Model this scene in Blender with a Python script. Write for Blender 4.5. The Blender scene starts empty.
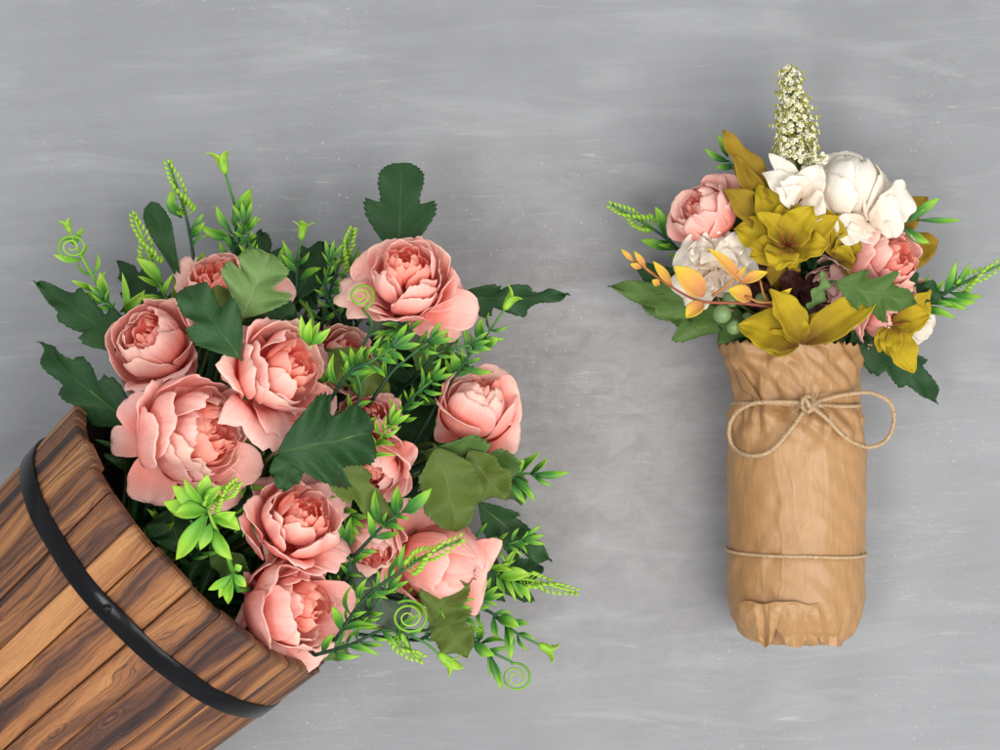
import bpy, math, random
from mathutils import Vector, Matrix, noise
PI = math.pi
S = 0.0006            # one build unit (about 0.6 mm) in metres
H = 1900.0            # camera height in build units
C = bpy.context.scene.collection
rng = random.Random(7)

# ------------------------------------------------------------------ helpers
def P(px, py, z):
    """point at true height z seen at this place by a lens H above the board"""
    k = (H - z) / H
    return Vector(((px - 500) * k, (375 - py) * k, z))
def D(dx, dy, dz):
    return Vector((dx, -dy, dz)).normalized()
def lerp(a, b, t): return a + (b - a) * t
def sstep(a, b, x):
    t = max(0.0, min(1.0, (x - a) / (b - a))); return t * t * (3 - 2 * t)
def tab(pts, v):
    if v <= pts[0][0]: return pts[0][1]
    for (a, fa), (b, fb) in zip(pts, pts[1:]):
        if v <= b: return fa + (fb - fa) * (v - a) / (b - a)
    return pts[-1][1]
def nz(x, y=0.0, z=0.0): return noise.noise(Vector((x, y, z)))

class MB:
    def __init__(s): s.v = []; s.f = []; s.a = []; s.uv = []
    def vert(s, p, bu=0.0, bv=0.0, rnd=0.0):
        s.v.append(p); s.a.append((bu, bv, rnd)); return len(s.v) - 1
    def grid(s, rows, closed=False):
        """rows of vertex index lists"""
        for r0, r1 in zip(rows, rows[1:]):
            n = len(r0)
            for i in range(n if closed else n - 1):
                j = (i + 1) % n
                s.f.append((r0[i], r0[j], r1[j], r1[i]))
    def build(s, name, mat, parent=None, origin=None, smooth=True, solid=0.0, sub=0):
        o0 = Vector((0, 0, 0))
        if parent is not None: o0 = parent['_o']; o0 = Vector(o0)
        elif origin is not None: o0 = origin
        me = bpy.data.meshes.new(name)
        me.from_pydata([((p - o0) * S)[:] for p in s.v], [], s.f)
        for k, nm in enumerate(('bu', 'bv', 'rnd')):
            at = me.attributes.new(nm, 'FLOAT', 'POINT')
            at.data.foreach_set('value', [a[k] for a in s.a])
        if smooth: me.polygons.foreach_set('use_smooth', [True] * len(me.polygons))
        me.materials.append(M[mat]); me.update()
        ob = bpy.data.objects.new(name, me); C.objects.link(ob)
        if parent is not None: ob.parent = parent; ob['_o'] = tuple(o0)
        else: ob.location = o0 * S; ob['_o'] = tuple(o0)
        if parent is not None and parent.type == 'MESH':
            pass
        if sub:
            m = ob.modifiers.new('sub', 'SUBSURF'); m.levels = m.render_levels = sub
        if solid:
            m = ob.modifiers.new('sol', 'SOLIDIFY'); m.thickness = solid * S; m.offset = 0
        return ob

def root(name, label, cat, at, group=None):
    o = bpy.data.objects.new(name, None); C.objects.link(o)
    o.empty_display_size = 0.01
    o.location = at * S; o['_o'] = tuple(at)
    o['label'] = label; o['category'] = cat
    if group: o['group'] = group
    return o

def frame_for(d, up=Vector((0, 0, 1))):
    d = d.normalized()
    s = d.cross(up)
    if s.length < 1e-4: s = d.cross(Vector((1, 0, 0)))
    s.normalize(); n = s.cross(d).normalized()
    return d, s, n

def tube(mb, pts, r, seg=8, rnd=0.0, v0=0.0, v1=1.0, cap=True):
    """r: number or list"""
    n = len(pts); rows = []; s = None
    for i, p in enumerate(pts):
        a = pts[max(0, i - 1)]; b = pts[min(n - 1, i + 1)]
        t = (b - a).normalized() if (b - a).length > 1e-9 else Vector((0, 0, 1))
        if s is None:
            _, s, u = frame_for(t)
        else:
            s = (s - t * s.dot(t))
            s.normalize(); u = s.cross(t).normalized()
        rr = r[i] if isinstance(r, (list, tuple)) else r
        v = lerp(v0, v1, i / max(1, n - 1))
        rows.append([mb.vert(p + (s * math.cos(2 * PI * k / seg) + u * math.sin(2 * PI * k / seg)) * rr, k / seg, v, rnd) for k in range(seg)])
    mb.grid(rows, closed=True)
    if cap:
        mb.f.append(tuple(rows[-1])); mb.f.append(tuple(reversed(rows[0])))

def spline(pts, n):
    """Catmull-Rom through pts"""
    q = [pts[0] * 2 - pts[1]] + list(pts) + [pts[-1] * 2 - pts[-2]]
    out = []; m = len(pts) - 1
    for i in range(n + 1):
        x = i / n * m; k = min(int(x), m - 1); t = x - k
        a, b, c, d = q[k], q[k + 1], q[k + 2], q[k + 3]
        out.append(0.5 * ((2 * b) + (c - a) * t + (2 * a - 5 * b + 4 * c - d) * t * t + (3 * b - a - 3 * c + d) * t ** 3))
    return out

def blob(mb, c, r, seg=8, rings=6, rnd=0.0, sc=(1, 1, 1), ax=None, bv=1.0):
    d, s, n = frame_for(ax if ax is not None else Vector((0, 0, 1)), Vector((0.1, 1, 0.05)))
    rows = []
    for i in range(1, rings):
        a = PI * i / rings
        rows.append([mb.vert(c + (s * math.sin(a) * math.cos(2 * PI * k / seg) * sc[0] + n * math.sin(a) * math.sin(2 * PI * k / seg) * sc[1] - d * math.cos(a) * sc[2]) * r, k / seg, bv, rnd) for k in range(seg)])
    mb.grid(rows, closed=True)
    b = mb.vert(c - d * r * sc[2], 0, bv, rnd); t = mb.vert(c + d * r * sc[2], 0, bv, rnd)
    for k in range(seg):
        mb.f.append((b, rows[0][(k + 1) % seg], rows[0][k])); mb.f.append((t, rows[-1][k], rows[-1][(k + 1) % seg]))

PROF = {
    'lance': [(0, .05), (.1, .3), (.3, .85), (.45, 1), (.6, .92), (.8, .55), (.93, .2), (1, .0)],
    'ovate': [(0, .08), (.06, .4), (.2, .85), (.4, 1), (.6, .9), (.8, .58), (.93, .24), (1, 0)],
    'spoon': [(0, .10), (.2, .25), (.5, .7), (.7, 1), (.85, .92), (.95, .6), (1, .1)],
    'petal': [(0, .2), (.1, .4), (.3, .75), (.55, 1), (.75, .93), (.88, .66), (.96, .3), (1, .03)],
    'round': [(0, .3), (.1, .55), (.3, .88), (.55, 1), (.78, .96), (.9, .78), (.97, .5), (1, .2)],
    'tri':   [(0, .04), (.03, .3), (.1, .62), (.22, .95), (.33, 1), (.40, .92), (.43, .58), (.50, .54), (.62, .64), (.74, .62), (.86, .44), (.95, .22), (1, 0)],
    'five':  [(0, .04), (.05, .35), (.14, .72), (.2, .78), (.24, .48), (.32, .58), (.44, 1), (.52, .98), (.56, .50), (.64, .46), (.74, .50), (.83, .36), (.93, .15), (1, 0)],
    'long':  [(0, .04), (.06, .5), (.16, 1), (.24, .9), (.28, .58), (.4, .75), (.5, .82), (.56, .52), (.68, .46), (.8, .33), (.92, .14), (1, 0)],
}
SWEEP = {'tri': .55, 'five': .6, 'long': .7}

def blade(mb, B, T, width, prof='lance', roll=0.0, bend=0.0, droop=0.0, cup=0.15, wave=0.0, serr=0.0, m=10, n=3,
          rnd=0.0, fold=0.0, sbend=0.0, up=Vector((0, 0, 1)), pleat=0.0, seed=0.0, wk=2.5):
    """a leaf or petal from base B to tip T; width is the full width"""
    d = T - B; L = d.length; dn, s, nn = frame_for(d, up)
    if roll:
        R = Matrix.Rotation(roll, 3, dn); s = R @ s; nn = R @ nn
    sw = SWEEP.get(prof, 0.12); rows = []; hw = width / 2
    for i in range(m + 1):
        v = i / m
        w = tab(PROF[prof], v) * hw
        if serr: w *= 1 + serr * (((i % 3) / 2.0) - .4) * (1 if v < .97 else 0)
        row = []
        for j in range(-n, n + 1):
            u = j / n; au = abs(u)
            wv = w * (1 + .05 * nz(seed + 7.3, v * 3 * (1 if u > 0 else -1)))
            p = B + d * v + s * (u * wv + sbend * L * 4 * v * (1 - v)) + dn * (sw * au * wv)
            h = bend * L * 4 * v * (1 - v) - droop * L * v * v + (cup * au ** 1.6 + fold * au) * wv
            h += wave * hw * au * math.sin(v * PI * wk * 2 + (u > 0) * 1.7 + seed) * sstep(0, .3, v)
            h += pleat * hw * math.sin(u * 9 + seed) * v
            h += .05 * hw * nz(seed + u * 1.7, v * 4, 3.1)
            row.append(mb.vert(p + nn * h, u, v, rnd))
        rows.append(row)
    mb.grid(rows)

# ------------------------------------------------------------------ materials
M = {}
def newmat(name):
    m = bpy.data.materials.new(name); m.use_nodes = True
    nt = m.node_tree; b = nt.nodes['Principled BSDF']; M[name] = m
    return m, nt, b
def N(nt, t, **kw):
    n = nt.nodes.new(t)
    for k, v in kw.items():
        if k.startswith('i_'):
            n.inputs[k[2:].replace('_', ' ')].default_value = v
        else: setattr(n, k, v)
    return n
def L(nt, a, b): nt.links.new(a, b)
def attr(nt, name): return N(nt, 'ShaderNodeAttribute', attribute_name=name).outputs['Fac']
def math_(nt, op, a, b=None, c=None, clamp=False):
    n = N(nt, 'ShaderNodeMath', operation=op, use_clamp=clamp)
    for i, x in enumerate((a, b, c)):
        if x is None: continue
        if isinstance(x, (int, float)): n.inputs[i].default_value = x
        else: L(nt, x, n.inputs[i])
    return n.outputs[0]
def mix(nt, f, a, b, blend='MIX'):
    n = N(nt, 'ShaderNodeMix', data_type='RGBA', blend_type=blend)
    for k, x in ((0, f), (6, a), (7, b)):
        if isinstance(x, (int, float)): n.inputs[k].default_value = x
        elif isinstance(x, (tuple, list)): n.inputs[k].default_value = (*x, 1) if len(x) == 3 else x
        else: L(nt, x, n.inputs[k])
    return n.outputs[2]
def ramp(nt, f, stops):
    n = N(nt, 'ShaderNodeValToRGB'); e = n.color_ramp.elements
    while len(e) < len(stops): e.new(0.5)
    for k, (p, c) in enumerate(stops):
        e[k].position = p; e[k].color = (*c, 1) if len(c) == 3 else c
    L(nt, f, n.inputs[0]); return n.outputs[0]
def noisef(nt, vec, scale, detail=2, rough=.5, dist=0):
    n = N(nt, 'ShaderNodeTexNoise'); n.inputs['Scale'].default_value = scale; n.inputs['Detail'].default_value = detail
    n.inputs['Roughness'].default_value = rough; n.inputs['Distortion'].default_value = dist
    if vec is not None: L(nt, vec, n.inputs['Vector'])
    return n.outputs[0]
def comb(nt, x, y, z):
    n = N(nt, 'ShaderNodeCombineXYZ')
    for i, a in enumerate((x, y, z)):
        if isinstance(a, (int, float)): n.inputs[i].default_value = a
        else: L(nt, a, n.inputs[i])
    return n.outputs[0]
def mapping(nt, vec, scale=(1, 1, 1), rot=(0, 0, 0), loc=(0, 0, 0)):
    n = N(nt, 'ShaderNodeMapping'); n.inputs['Scale'].default_value = scale; n.inputs['Rotation'].default_value = rot; n.inputs['Location'].default_value = loc
    L(nt, vec, n.inputs[0]); return n.outputs[0]
def bump(nt, h, strength, dist, b, base=None):
    n = N(nt, 'ShaderNodeBump'); n.inputs['Strength'].default_value = strength; n.inputs['Distance'].default_value = dist
    L(nt, h, n.inputs['Height'])
    if base is not None: L(nt, base, n.inputs['Normal'])
    if b is not None: L(nt, n.outputs[0], b.inputs['Normal'])
    return n.outputs[0]
def translucent(nt, b, colour, amount, nrm=None):
    out = [n for n in nt.nodes if n.type == 'OUTPUT_MATERIAL'][0]
    t = N(nt, 'ShaderNodeBsdfTranslucent')
    if isinstance(colour, (tuple, list)): t.inputs[0].default_value = (*colour, 1)
    else: L(nt, colour, t.inputs[0])
    if nrm is not None: L(nt, nrm, t.inputs['Normal'])
    m = N(nt, 'ShaderNodeMixShader'); m.inputs[0].default_value = amount
    L(nt, b.outputs[0], m.inputs[1]); L(nt, t.outputs[0], m.inputs[2]); L(nt, m.outputs[0], out.inputs[0])
def objco(nt): return N(nt, 'ShaderNodeTexCoord').outputs['Object']

def petal_mat(name, base, mid, tip, accent, acc_amt=.6, trans=.3):
    m, nt, b = newmat(name)
    bu, bv, rn = attr(nt, 'bu'), attr(nt, 'bv'), attr(nt, 'rnd')
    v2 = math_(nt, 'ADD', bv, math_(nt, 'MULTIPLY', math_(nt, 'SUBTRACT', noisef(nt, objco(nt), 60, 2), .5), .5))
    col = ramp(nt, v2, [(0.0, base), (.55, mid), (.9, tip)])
    # dye fading towards cream on some petal tips
    a = math_(nt, 'MULTIPLY', math_(nt, 'GREATER_THAN', rn, .55), math_(nt, 'MULTIPLY', math_(nt, 'POWER', math_(nt, 'MAXIMUM', bv, 0.0), 5.0), noisef(nt, objco(nt), 30, 1)), clamp=True)
    col = mix(nt, math_(nt, 'MULTIPLY', a, acc_amt, clamp=True), col, accent)
    oi = N(nt, 'ShaderNodeObjectInfo').outputs['Random']
    col = mix(nt, math_(nt, 'MULTIPLY', oi, .28), col, tip)
    edge = math_(nt, 'MULTIPLY', math_(nt, 'POWER', math_(nt, 'ABSOLUTE', bu), 6.0), .35, clamp=True)
    col = mix(nt, edge, col, tip)
    # fine streaks running along the petal
    st = noisef(nt, comb(nt, math_(nt, 'MULTIPLY', bu, 13), math_(nt, 'MULTIPLY', bv, 1.3), math_(nt, 'MULTIPLY', rn, 37)), 1.0, 3, .6)
    col = mix(nt, math_(nt, 'MULTIPLY', math_(nt, 'SUBTRACT', st, .50), .7, clamp=True), col, base)
    L(nt, col, b.inputs['Base Color']); b.inputs['Roughness'].default_value = .75
    b.inputs['Specular IOR Level'].default_value = .25
    nn0 = bump(nt, noisef(nt, objco(nt), 130, 3, .6), .30, .002, b)
    nn = bump(nt, st, .5, .0008, b, nn0)
    nn2 = bump(nt, noisef(nt, objco(nt), 2600, 1), .12, .0002, b, nn)
    translucent(nt, b, col, trans, nn2)
petal_mat('rose_pink', (.96, .175, .115), (.985, .375, .30), (.99, .64, .56), (.95, .86, .62), trans=.36)
petal_mat('rose_heart', (.95, .16, .095), (.985, .30, .215), (.99, .47, .37), (.90, .70, .48), .3, trans=.38)
petal_mat('petal_white', (.88, .70, .52), (.96, .90, .79), (.97, .92, .84), (.93, .80, .50), .4, .4)
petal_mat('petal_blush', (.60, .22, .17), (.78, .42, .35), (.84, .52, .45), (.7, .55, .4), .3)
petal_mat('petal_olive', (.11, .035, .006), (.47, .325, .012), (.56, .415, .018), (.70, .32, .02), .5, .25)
petal_mat('leaf_olive', (.20, .13, .012), (.32, .20, .016), (.36, .23, .018), (.42, .18, .02), .6, .2)
petal_mat('leaf_amber', (.60, .19, .12), (.82, .44, .10), (.86, .66, .05), (.82, .70, .05), .6, .3)

def leaf_mat(name, top, top2, under, trans=.14, rough=.5, vein=.42):
    m, nt, b = newmat(name)
    bu, bv, rn = attr(nt, 'bu'), attr(nt, 'bv'), attr(nt, 'rnd')
    au = math_(nt, 'ABSOLUTE', bu)
    var = noisef(nt, objco(nt), 45, 3)
    col = mix(nt, math_(nt, 'ADD', math_(nt, 'MULTIPLY', rn, .5), math_(nt, 'MULTIPLY', var, .6), clamp=True), top, top2)
    ph = math_(nt, 'SUBTRACT', math_(nt, 'MULTIPLY', bv, 7.0), math_(nt, 'MULTIPLY', au, 1.8))
    fr = math_(nt, 'ABSOLUTE', math_(nt, 'SUBTRACT', math_(nt, 'FRACT', ph), .5))
    vn = math_(nt, 'SUBTRACT', 1.0, math_(nt, 'MULTIPLY', fr, 12.0), clamp=True)
    mid = math_(nt, 'SUBTRACT', 1.0, math_(nt, 'MULTIPLY', au, 16.0), clamp=True)
    vv = math_(nt, 'MAXIMUM', math_(nt, 'MULTIPLY', vn, .45), mid)
    col = mix(nt, math_(nt, 'MULTIPLY', vv, vein), col, under)
    geo = N(nt, 'ShaderNodeNewGeometry')
    colb = mix(nt, math_(nt, 'MULTIPLY', var, .5), under, top2)
    col = mix(nt, geo.outputs['Backfacing'], col, colb)
    L(nt, col, b.inputs['Base Color']); b.inputs['Roughness'].default_value = rough
    b.inputs['Specular IOR Level'].default_value = .2
    n1 = bump(nt, math_(nt, 'SUBTRACT', 1.0, vv), .5, .0007, b)
    weave = noisef(nt, objco(nt), 3000, 1)
    n2 = bump(nt, weave, .25, .0002, b, n1)
    n3 = bump(nt, noisef(nt, objco(nt), 110, 3), .45, .0025, b, n2)
    translucent(nt, b, col, trans, n3)
leaf_mat('leaf_dark', (.016, .052, .018), (.032, .088, .026), (.09, .17, .045))
leaf_mat('leaf_mid', (.060, .125, .028), (.100, .180, .040), (.17, .26, .07))
leaf_mat('leaf_pale', (.13, .23, .065), (.19, .30, .10), (.24, .36, .14), .2)
leaf_mat('leaf_moss', (.085, .125, .022), (.125, .175, .032), (.18, .23, .06), .15)
leaf_mat('leaf_maroon', (.030, .008, .008), (.075, .018, .014), (.14, .05, .03), .1)
leaf_mat('leaf_grey', (.09, .125, .085), (.13, .17, .12), (.19, .23, .16), .15)

def plastic_mat(name, lo, mid, hi, rough=.38):
    m, nt, b = newmat(name)
    bv, rn = attr(nt, 'bv'), attr(nt, 'rnd')
    f = math_(nt, 'ADD', bv, math_(nt, 'MULTIPLY', math_(nt, 'SUBTRACT', noisef(nt, objco(nt), 90, 2), .5), .35))
    col = ramp(nt, f, [(.0, lo), (.45, mid), (.85, hi)])
    L(nt, col, b.inputs['Base Color']); b.inputs['Roughness'].default_value = rough
    b.inputs['Specular IOR Level'].default_value = .4
    bump(nt, noisef(nt, objco(nt), 700, 2), .12, .0005, b)
    translucent(nt, b, col, .18)
plastic_mat('sprig_green', (.010, .070, .018), (.050, .22, .018), (.26, .52, .03), .46)
plastic_mat('sprig_lime', (.05, .22, .02), (.17, .43, .025), (.36, .60, .05), .46)
plastic_mat('stem_green', (.006, .028, .012), (.016, .075, .025), (.07, .24, .03), .5)
plastic_mat('stem_olive', (.06, .10, .02), (.10, .16, .03), (.2, .28, .06))
plastic_mat('stem_rust', (.22, .05, .03), (.36, .10, .04), (.62, .30, .06), .5)
plastic_mat('berry_green', (.12, .22, .07), (.17, .28, .10), (.22, .34, .13), .35)
plastic_mat('floret_white', (.55, .52, .14), (.86, .80, .48), (.90, .87, .66), .6)
plastic_mat('floret_olive', (.16, .17, .02), (.28, .27, .03), (.38, .36, .05), .6)

def board_mat():
    m, nt, b = newmat('painted_board')
    co = objco(nt)
    rot = mapping(nt, co, rot=(0, 0, math.radians(-5)))
    big = noisef(nt, co, 5.5, 3, .55)
    strokes = noisef(nt, mapping(nt, rot, (5, 75, 1)), 1.0, 5, .62, .6)
    fine = noisef(nt, mapping(nt, rot, (16, 420, 1)), 1.0, 3, .6, .3)
    blot = noisef(nt, co, 22, 6, .62, .4)
    g = math_(nt, 'ADD', math_(nt, 'MULTIPLY', big, .36), math_(nt, 'MULTIPLY', strokes, .24))
    g = math_(nt, 'ADD', g, math_(nt, 'MULTIPLY', fine, .08))
    g = math_(nt, 'ADD', g, math_(nt, 'MULTIPLY', blot, .24))
    col = ramp(nt, g, [(.34, (.220, .222, .226)), (.5, (.254, .257, .262)), (.68, (.290, .294, .300))])
    warm = noisef(nt, mapping(nt, co, loc=(3.3, 1.2, 0)), 3.6, 2)
    sp_ = N(nt, 'ShaderNodeSeparateXYZ'); L(nt, co, sp_.inputs[0])
    dx = math_(nt, 'MULTIPLY', math_(nt, 'SUBTRACT', sp_.outputs[0], .06), 7.0); dy = math_(nt, 'MULTIPLY', math_(nt, 'ADD', sp_.outputs[1], .03), 6.0)
    rr = math_(nt, 'ADD', math_(nt, 'MULTIPLY', dx, dx), math_(nt, 'MULTIPLY', dy, dy))
    worn = math_(nt, 'SUBTRACT', math_(nt, 'ADD', .9, math_(nt, 'MULTIPLY', math_(nt, 'SUBTRACT', warm, .5), 2.0)), math_(nt, 'MULTIPLY', rr, .7), clamp=True)
    col = mix(nt, worn, col, mix(nt, 1.0, col, (1.06, .99, .94), 'MULTIPLY'))
    tx = ramp(nt, noisef(nt, mapping(nt, rot, (58, 82, 1)), 1.0, 6, .72, .8), [(.36, (0, 0, 0)), (.62, (1, 1, 1))])
    col = mix(nt, math_(nt, 'MULTIPLY', worn, .42), col, mix(nt, tx, (.175, .170, .166), (.335, .327, .318)))
    smear = ramp(nt, noisef(nt, mapping(nt, co, (9, 42, 1), rot=(0, 0, math.radians(-9)), loc=(2.2, 6.1, 0)), 1.0, 5, .62, .7), [(.52, (0, 0, 0)), (.74, (1, 1, 1))])
    col = mix(nt, math_(nt, 'MULTIPLY', smear, .36), col, (.40, .405, .405))
    # chalky scuffs: thin strokes and specks, only inside a few worn patches
    patch = ramp(nt, noisef(nt, mapping(nt, co, loc=(1.7, .4, 0)), 9, 3), [(.47, (0, 0, 0)), (.62, (1, 1, 1))])
    sc = ramp(nt, noisef(nt, mapping(nt, co, (30, 300, 1), rot=(0, 0, math.radians(-14))), 1.0, 4, .7, 1.0), [(.60, (0, 0, 0)), (.72, (1, 1, 1))])
    sp = ramp(nt, noisef(nt, co, 420, 3, .7), [(.63, (0, 0, 0)), (.70, (1, 1, 1))])
    sc2 = ramp(nt, noisef(nt, mapping(nt, co, (20, 260, 1), rot=(0, 0, math.radians(24)), loc=(.3, .7, 0)), 1.0, 3, .6, .8), [(.66, (0, 0, 0)), (.75, (1, 1, 1))])
    msk = math_(nt, 'MULTIPLY', patch, math_(nt, 'MAXIMUM', math_(nt, 'MULTIPLY', sc, .5), sp))
    msk = math_(nt, 'MAXIMUM', msk, math_(nt, 'MULTIPLY', math_(nt, 'MULTIPLY', sc2, .5), ramp(nt, noisef(nt, mapping(nt, co, loc=(8.1, 3.4, 0)), 7, 2), [(.48, (.15, .15, .15)), (.62, (1, 1, 1))])))
    spa = ramp(nt, noisef(nt, mapping(nt, co, loc=(5, 5, 0)), 260, 2, .6), [(.79, (0, 0, 0)), (.84, (1, 1, 1))])
    msk = math_(nt, 'MAXIMUM', msk, math_(nt, 'MULTIPLY', spa, .25))
    col = mix(nt, math_(nt, 'MULTIPLY', msk, .62, clamp=True), col, (.56, .56, .55))
    # small dark pits
    dk = ramp(nt, noisef(nt, mapping(nt, co, (60, 130, 1), loc=(9, 2, 0)), 1.0, 3, .6), [(.28, (1, 1, 1)), (.34, (0, 0, 0))])
    col = mix(nt, math_(nt, 'MULTIPLY', dk, .15), col, (.2, .2, .205))
    L(nt, col, b.inputs['Base Color'])
    b.inputs['Roughness'].default_value = .62; b.inputs['Specular IOR Level'].default_value = .3
    h = math_(nt, 'ADD', math_(nt, 'MULTIPLY', strokes, 1.0), math_(nt, 'ADD', math_(nt, 'MULTIPLY', blot, .5), math_(nt, 'MULTIPLY', msk, .35)))
    h = math_(nt, 'ADD', h, math_(nt, 'MULTIPLY', fine, .25))
    bump(nt, h, .22, .003, b)
board_mat()

def wood_mat():
    m, nt, b = newmat('burnt_wood')
    bu, bv, rn = attr(nt, 'bu'), attr(nt, 'bv'), attr(nt, 'rnd')   # bu: around, bv: along (build units), rnd: per stave
    off = math_(nt, 'MULTIPLY', rn, 91.0)
    wob = noisef(nt, comb(nt, math_(nt, 'MULTIPLY', bu, .02), math_(nt, 'MULTIPLY', bv, .006), off), 1.0, 3, .55)
    x = math_(nt, 'ADD', math_(nt, 'MULTIPLY', bu, .055), math_(nt, 'MULTIPLY', wob, 2.6))
    g1 = noisef(nt, comb(nt, x, math_(nt, 'MULTIPLY', bv, .0022), off), 1.0, 2, .5)
    g2 = noisef(nt, comb(nt, math_(nt, 'MULTIPLY', x, 4.2), math_(nt, 'MULTIPLY', bv, .006), off), 1.0, 4, .65)
    g3 = noisef(nt, comb(nt, math_(nt, 'MULTIPLY', bu, .9), math_(nt, 'MULTIPLY', bv, .018), off), 1.0, 3, .7)
    kn = N(nt, 'ShaderNodeTexVoronoi'); kn.inputs['Scale'].default_value = 1.0
    L(nt, comb(nt, math_(nt, 'MULTIPLY', bu, .017), math_(nt, 'MULTIPLY', bv, .0075), math_(nt, 'MULTIPLY', rn, 3.0)), kn.inputs['Vector'])
    kd = kn.outputs['Distance']
    knot = math_(nt, 'SUBTRACT', 1.0, math_(nt, 'MULTIPLY', kd, 14.0), clamp=True)
    rings = math_(nt, 'MULTIPLY', math_(nt, 'SUBTRACT', 1.0, math_(nt, 'MULTIPLY', kd, 6.0), clamp=True), math_(nt, 'SINE', math_(nt, 'MULTIPLY', kd, 130.0)))
    g = math_(nt, 'ADD', math_(nt, 'MULTIPLY', g1, .92), math_(nt, 'MULTIPLY', g2, .24))
    g = math_(nt, 'ADD', g, math_(nt, 'MULTIPLY', g3, .20))
    g = math_(nt, 'ADD', g, math_(nt, 'MULTIPLY', rings, .07))
    g = math_(nt, 'ADD', g, math_(nt, 'MULTIPLY', math_(nt, 'SUBTRACT', rn, .5), .15))
    col = ramp(nt, g, [(.47, (.024, .011, .009)), (.57, (.075, .030, .018)), (.64, (.17, .066, .026)), (.74, (.30, .120, .041)), (.88, (.45, .21, .075))])
    crn = noisef(nt, comb(nt, math_(nt, 'MULTIPLY', x, 3.1), math_(nt, 'MULTIPLY', bv, .004), math_(nt, 'ADD', off, 7.0)), 1.0, 3, .6)
    crk = math_(nt, 'SUBTRACT', 1.0, math_(nt, 'MULTIPLY', math_(nt, 'ABSOLUTE', math_(nt, 'SUBTRACT', crn, .5)), 42.0), clamp=True)
    crk = math_(nt, 'MULTIPLY', crk, ramp(nt, noisef(nt, comb(nt, math_(nt, 'MULTIPLY', bu, .03), math_(nt, 'MULTIPLY', bv, .006), off), 1.0, 1), [(.4, (0, 0, 0)), (.6, (1, 1, 1))]))
    col = mix(nt, math_(nt, 'MULTIPLY', crk, .75), col, (.022, .010, .007))
    col = mix(nt, knot, col, (.03, .014, .008))
    # scorched towards the rim, as blow-torched tubs are
    sc = math_(nt, 'SUBTRACT', 1.0, math_(nt, 'MULTIPLY', math_(nt, 'ADD', bv, math_(nt, 'MULTIPLY', g2, 18)), .05), clamp=True)
    col = mix(nt, math_(nt, 'MULTIPLY', sc, .7), col, (.055, .028, .016))
    L(nt, col, b.inputs['Base Color'])
    b.inputs['Roughness'].default_value = .5; b.inputs['Specular IOR Level'].default_value = .4
    bump(nt, math_(nt, 'ADD', math_(nt, 'MULTIPLY', g3, .7), math_(nt, 'ADD', g2, math_(nt, 'MULTIPLY', g1, .8))), .8, .0016, b)
wood_mat()

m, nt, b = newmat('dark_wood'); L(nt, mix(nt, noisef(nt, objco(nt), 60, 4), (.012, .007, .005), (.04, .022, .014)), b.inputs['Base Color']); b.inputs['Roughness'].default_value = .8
m, nt, b = newmat('black_metal')
L(nt, mix(nt, noisef(nt, objco(nt), 40, 4), (.002, .002, .0025), (.006, .006, .007)), b.inputs['Base Color'])
b.inputs['Roughness'].default_value = .20; b.inputs['Specular IOR Level'].default_value = .17
bump(nt, noisef(nt, objco(nt), 90, 3), .15, .002, b)

def paper_mat():
    m, nt, b = newmat('kraft_paper')
    co = objco(nt)
    n1 = noisef(nt, co, 14, 4, .6, .3)
    fib = noisef(nt, mapping(nt, co, (500, 90, 500)), 1.0, 2)
    col = ramp(nt, math_(nt, 'ADD', math_(nt, 'MULTIPLY', n1, .7), math_(nt, 'MULTIPLY', fib, .3)), [(.3, (.30, .155, .058)), (.5, (.365, .196, .077)), (.7, (.42, .236, .100))])
    L(nt, col, b.inputs['Base Color']); b.inputs['Roughness'].default_value = .43; b.inputs['Specular IOR Level'].default_value = .45
    sep = N(nt, 'ShaderNodeSeparateXYZ'); L(nt, co, sep.inputs[0]); y = sep.outputs[1]
    def ridged(vec, scale, sharp, dist=.4):
        n = noisef(nt, vec, scale, 2, .5, dist)
        return math_(nt, 'SUBTRACT', 1.0, math_(nt, 'MULTIPLY', math_(nt, 'ABSOLUTE', math_(nt, 'SUBTRACT', n, .5)), sharp), clamp=True)
    wob = mapping(nt, co, (1, .22, 1), rot=(0, 0, .12))
    c1 = ridged(wob, 46, 22); c2 = ridged(mapping(nt, co, (1, .45, 1), rot=(0, 0, -.35)), 60, 30)
    vo = N(nt, 'ShaderNodeTexVoronoi'); vo.inputs['Scale'].default_value = 85; vo.inputs['Randomness'].default_value = 1
    L(nt, mapping(nt, co, (1.0, .6, 1.0), rot=(0, 0, .3)), vo.inputs['Vector'])
    yn = math_(nt, 'MULTIPLY', y, 1 / .18)
    msk = ramp(nt, yn, [(.0, (1, 1, 1)), (.13, (.45, .45, .45)), (.25, (.10, .10, .10)), (.62, (.08, .08, .08)), (.74, (.6, .6, .6)), (.95, (.55, .55, .55))])
    n_1 = bump(nt, math_(nt, 'MULTIPLY', vo.outputs['Distance'], msk), .4, .003, b)
    n_2 = bump(nt, math_(nt, 'MULTIPLY', math_(nt, 'ADD', c1, math_(nt, 'MULTIPLY', c2, .5)), math_(nt, 'ADD', math_(nt, 'MULTIPLY', noisef(nt, co, 22, 1), .9), -.2, clamp=True)), .6, .0010, b, n_1)
    n_3 = bump(nt, noisef(nt, co, 45, 5, .6), .18, .003, b, n_2)
    bump(nt, fib, .08, .0004, b, n_3)
paper_mat()
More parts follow.
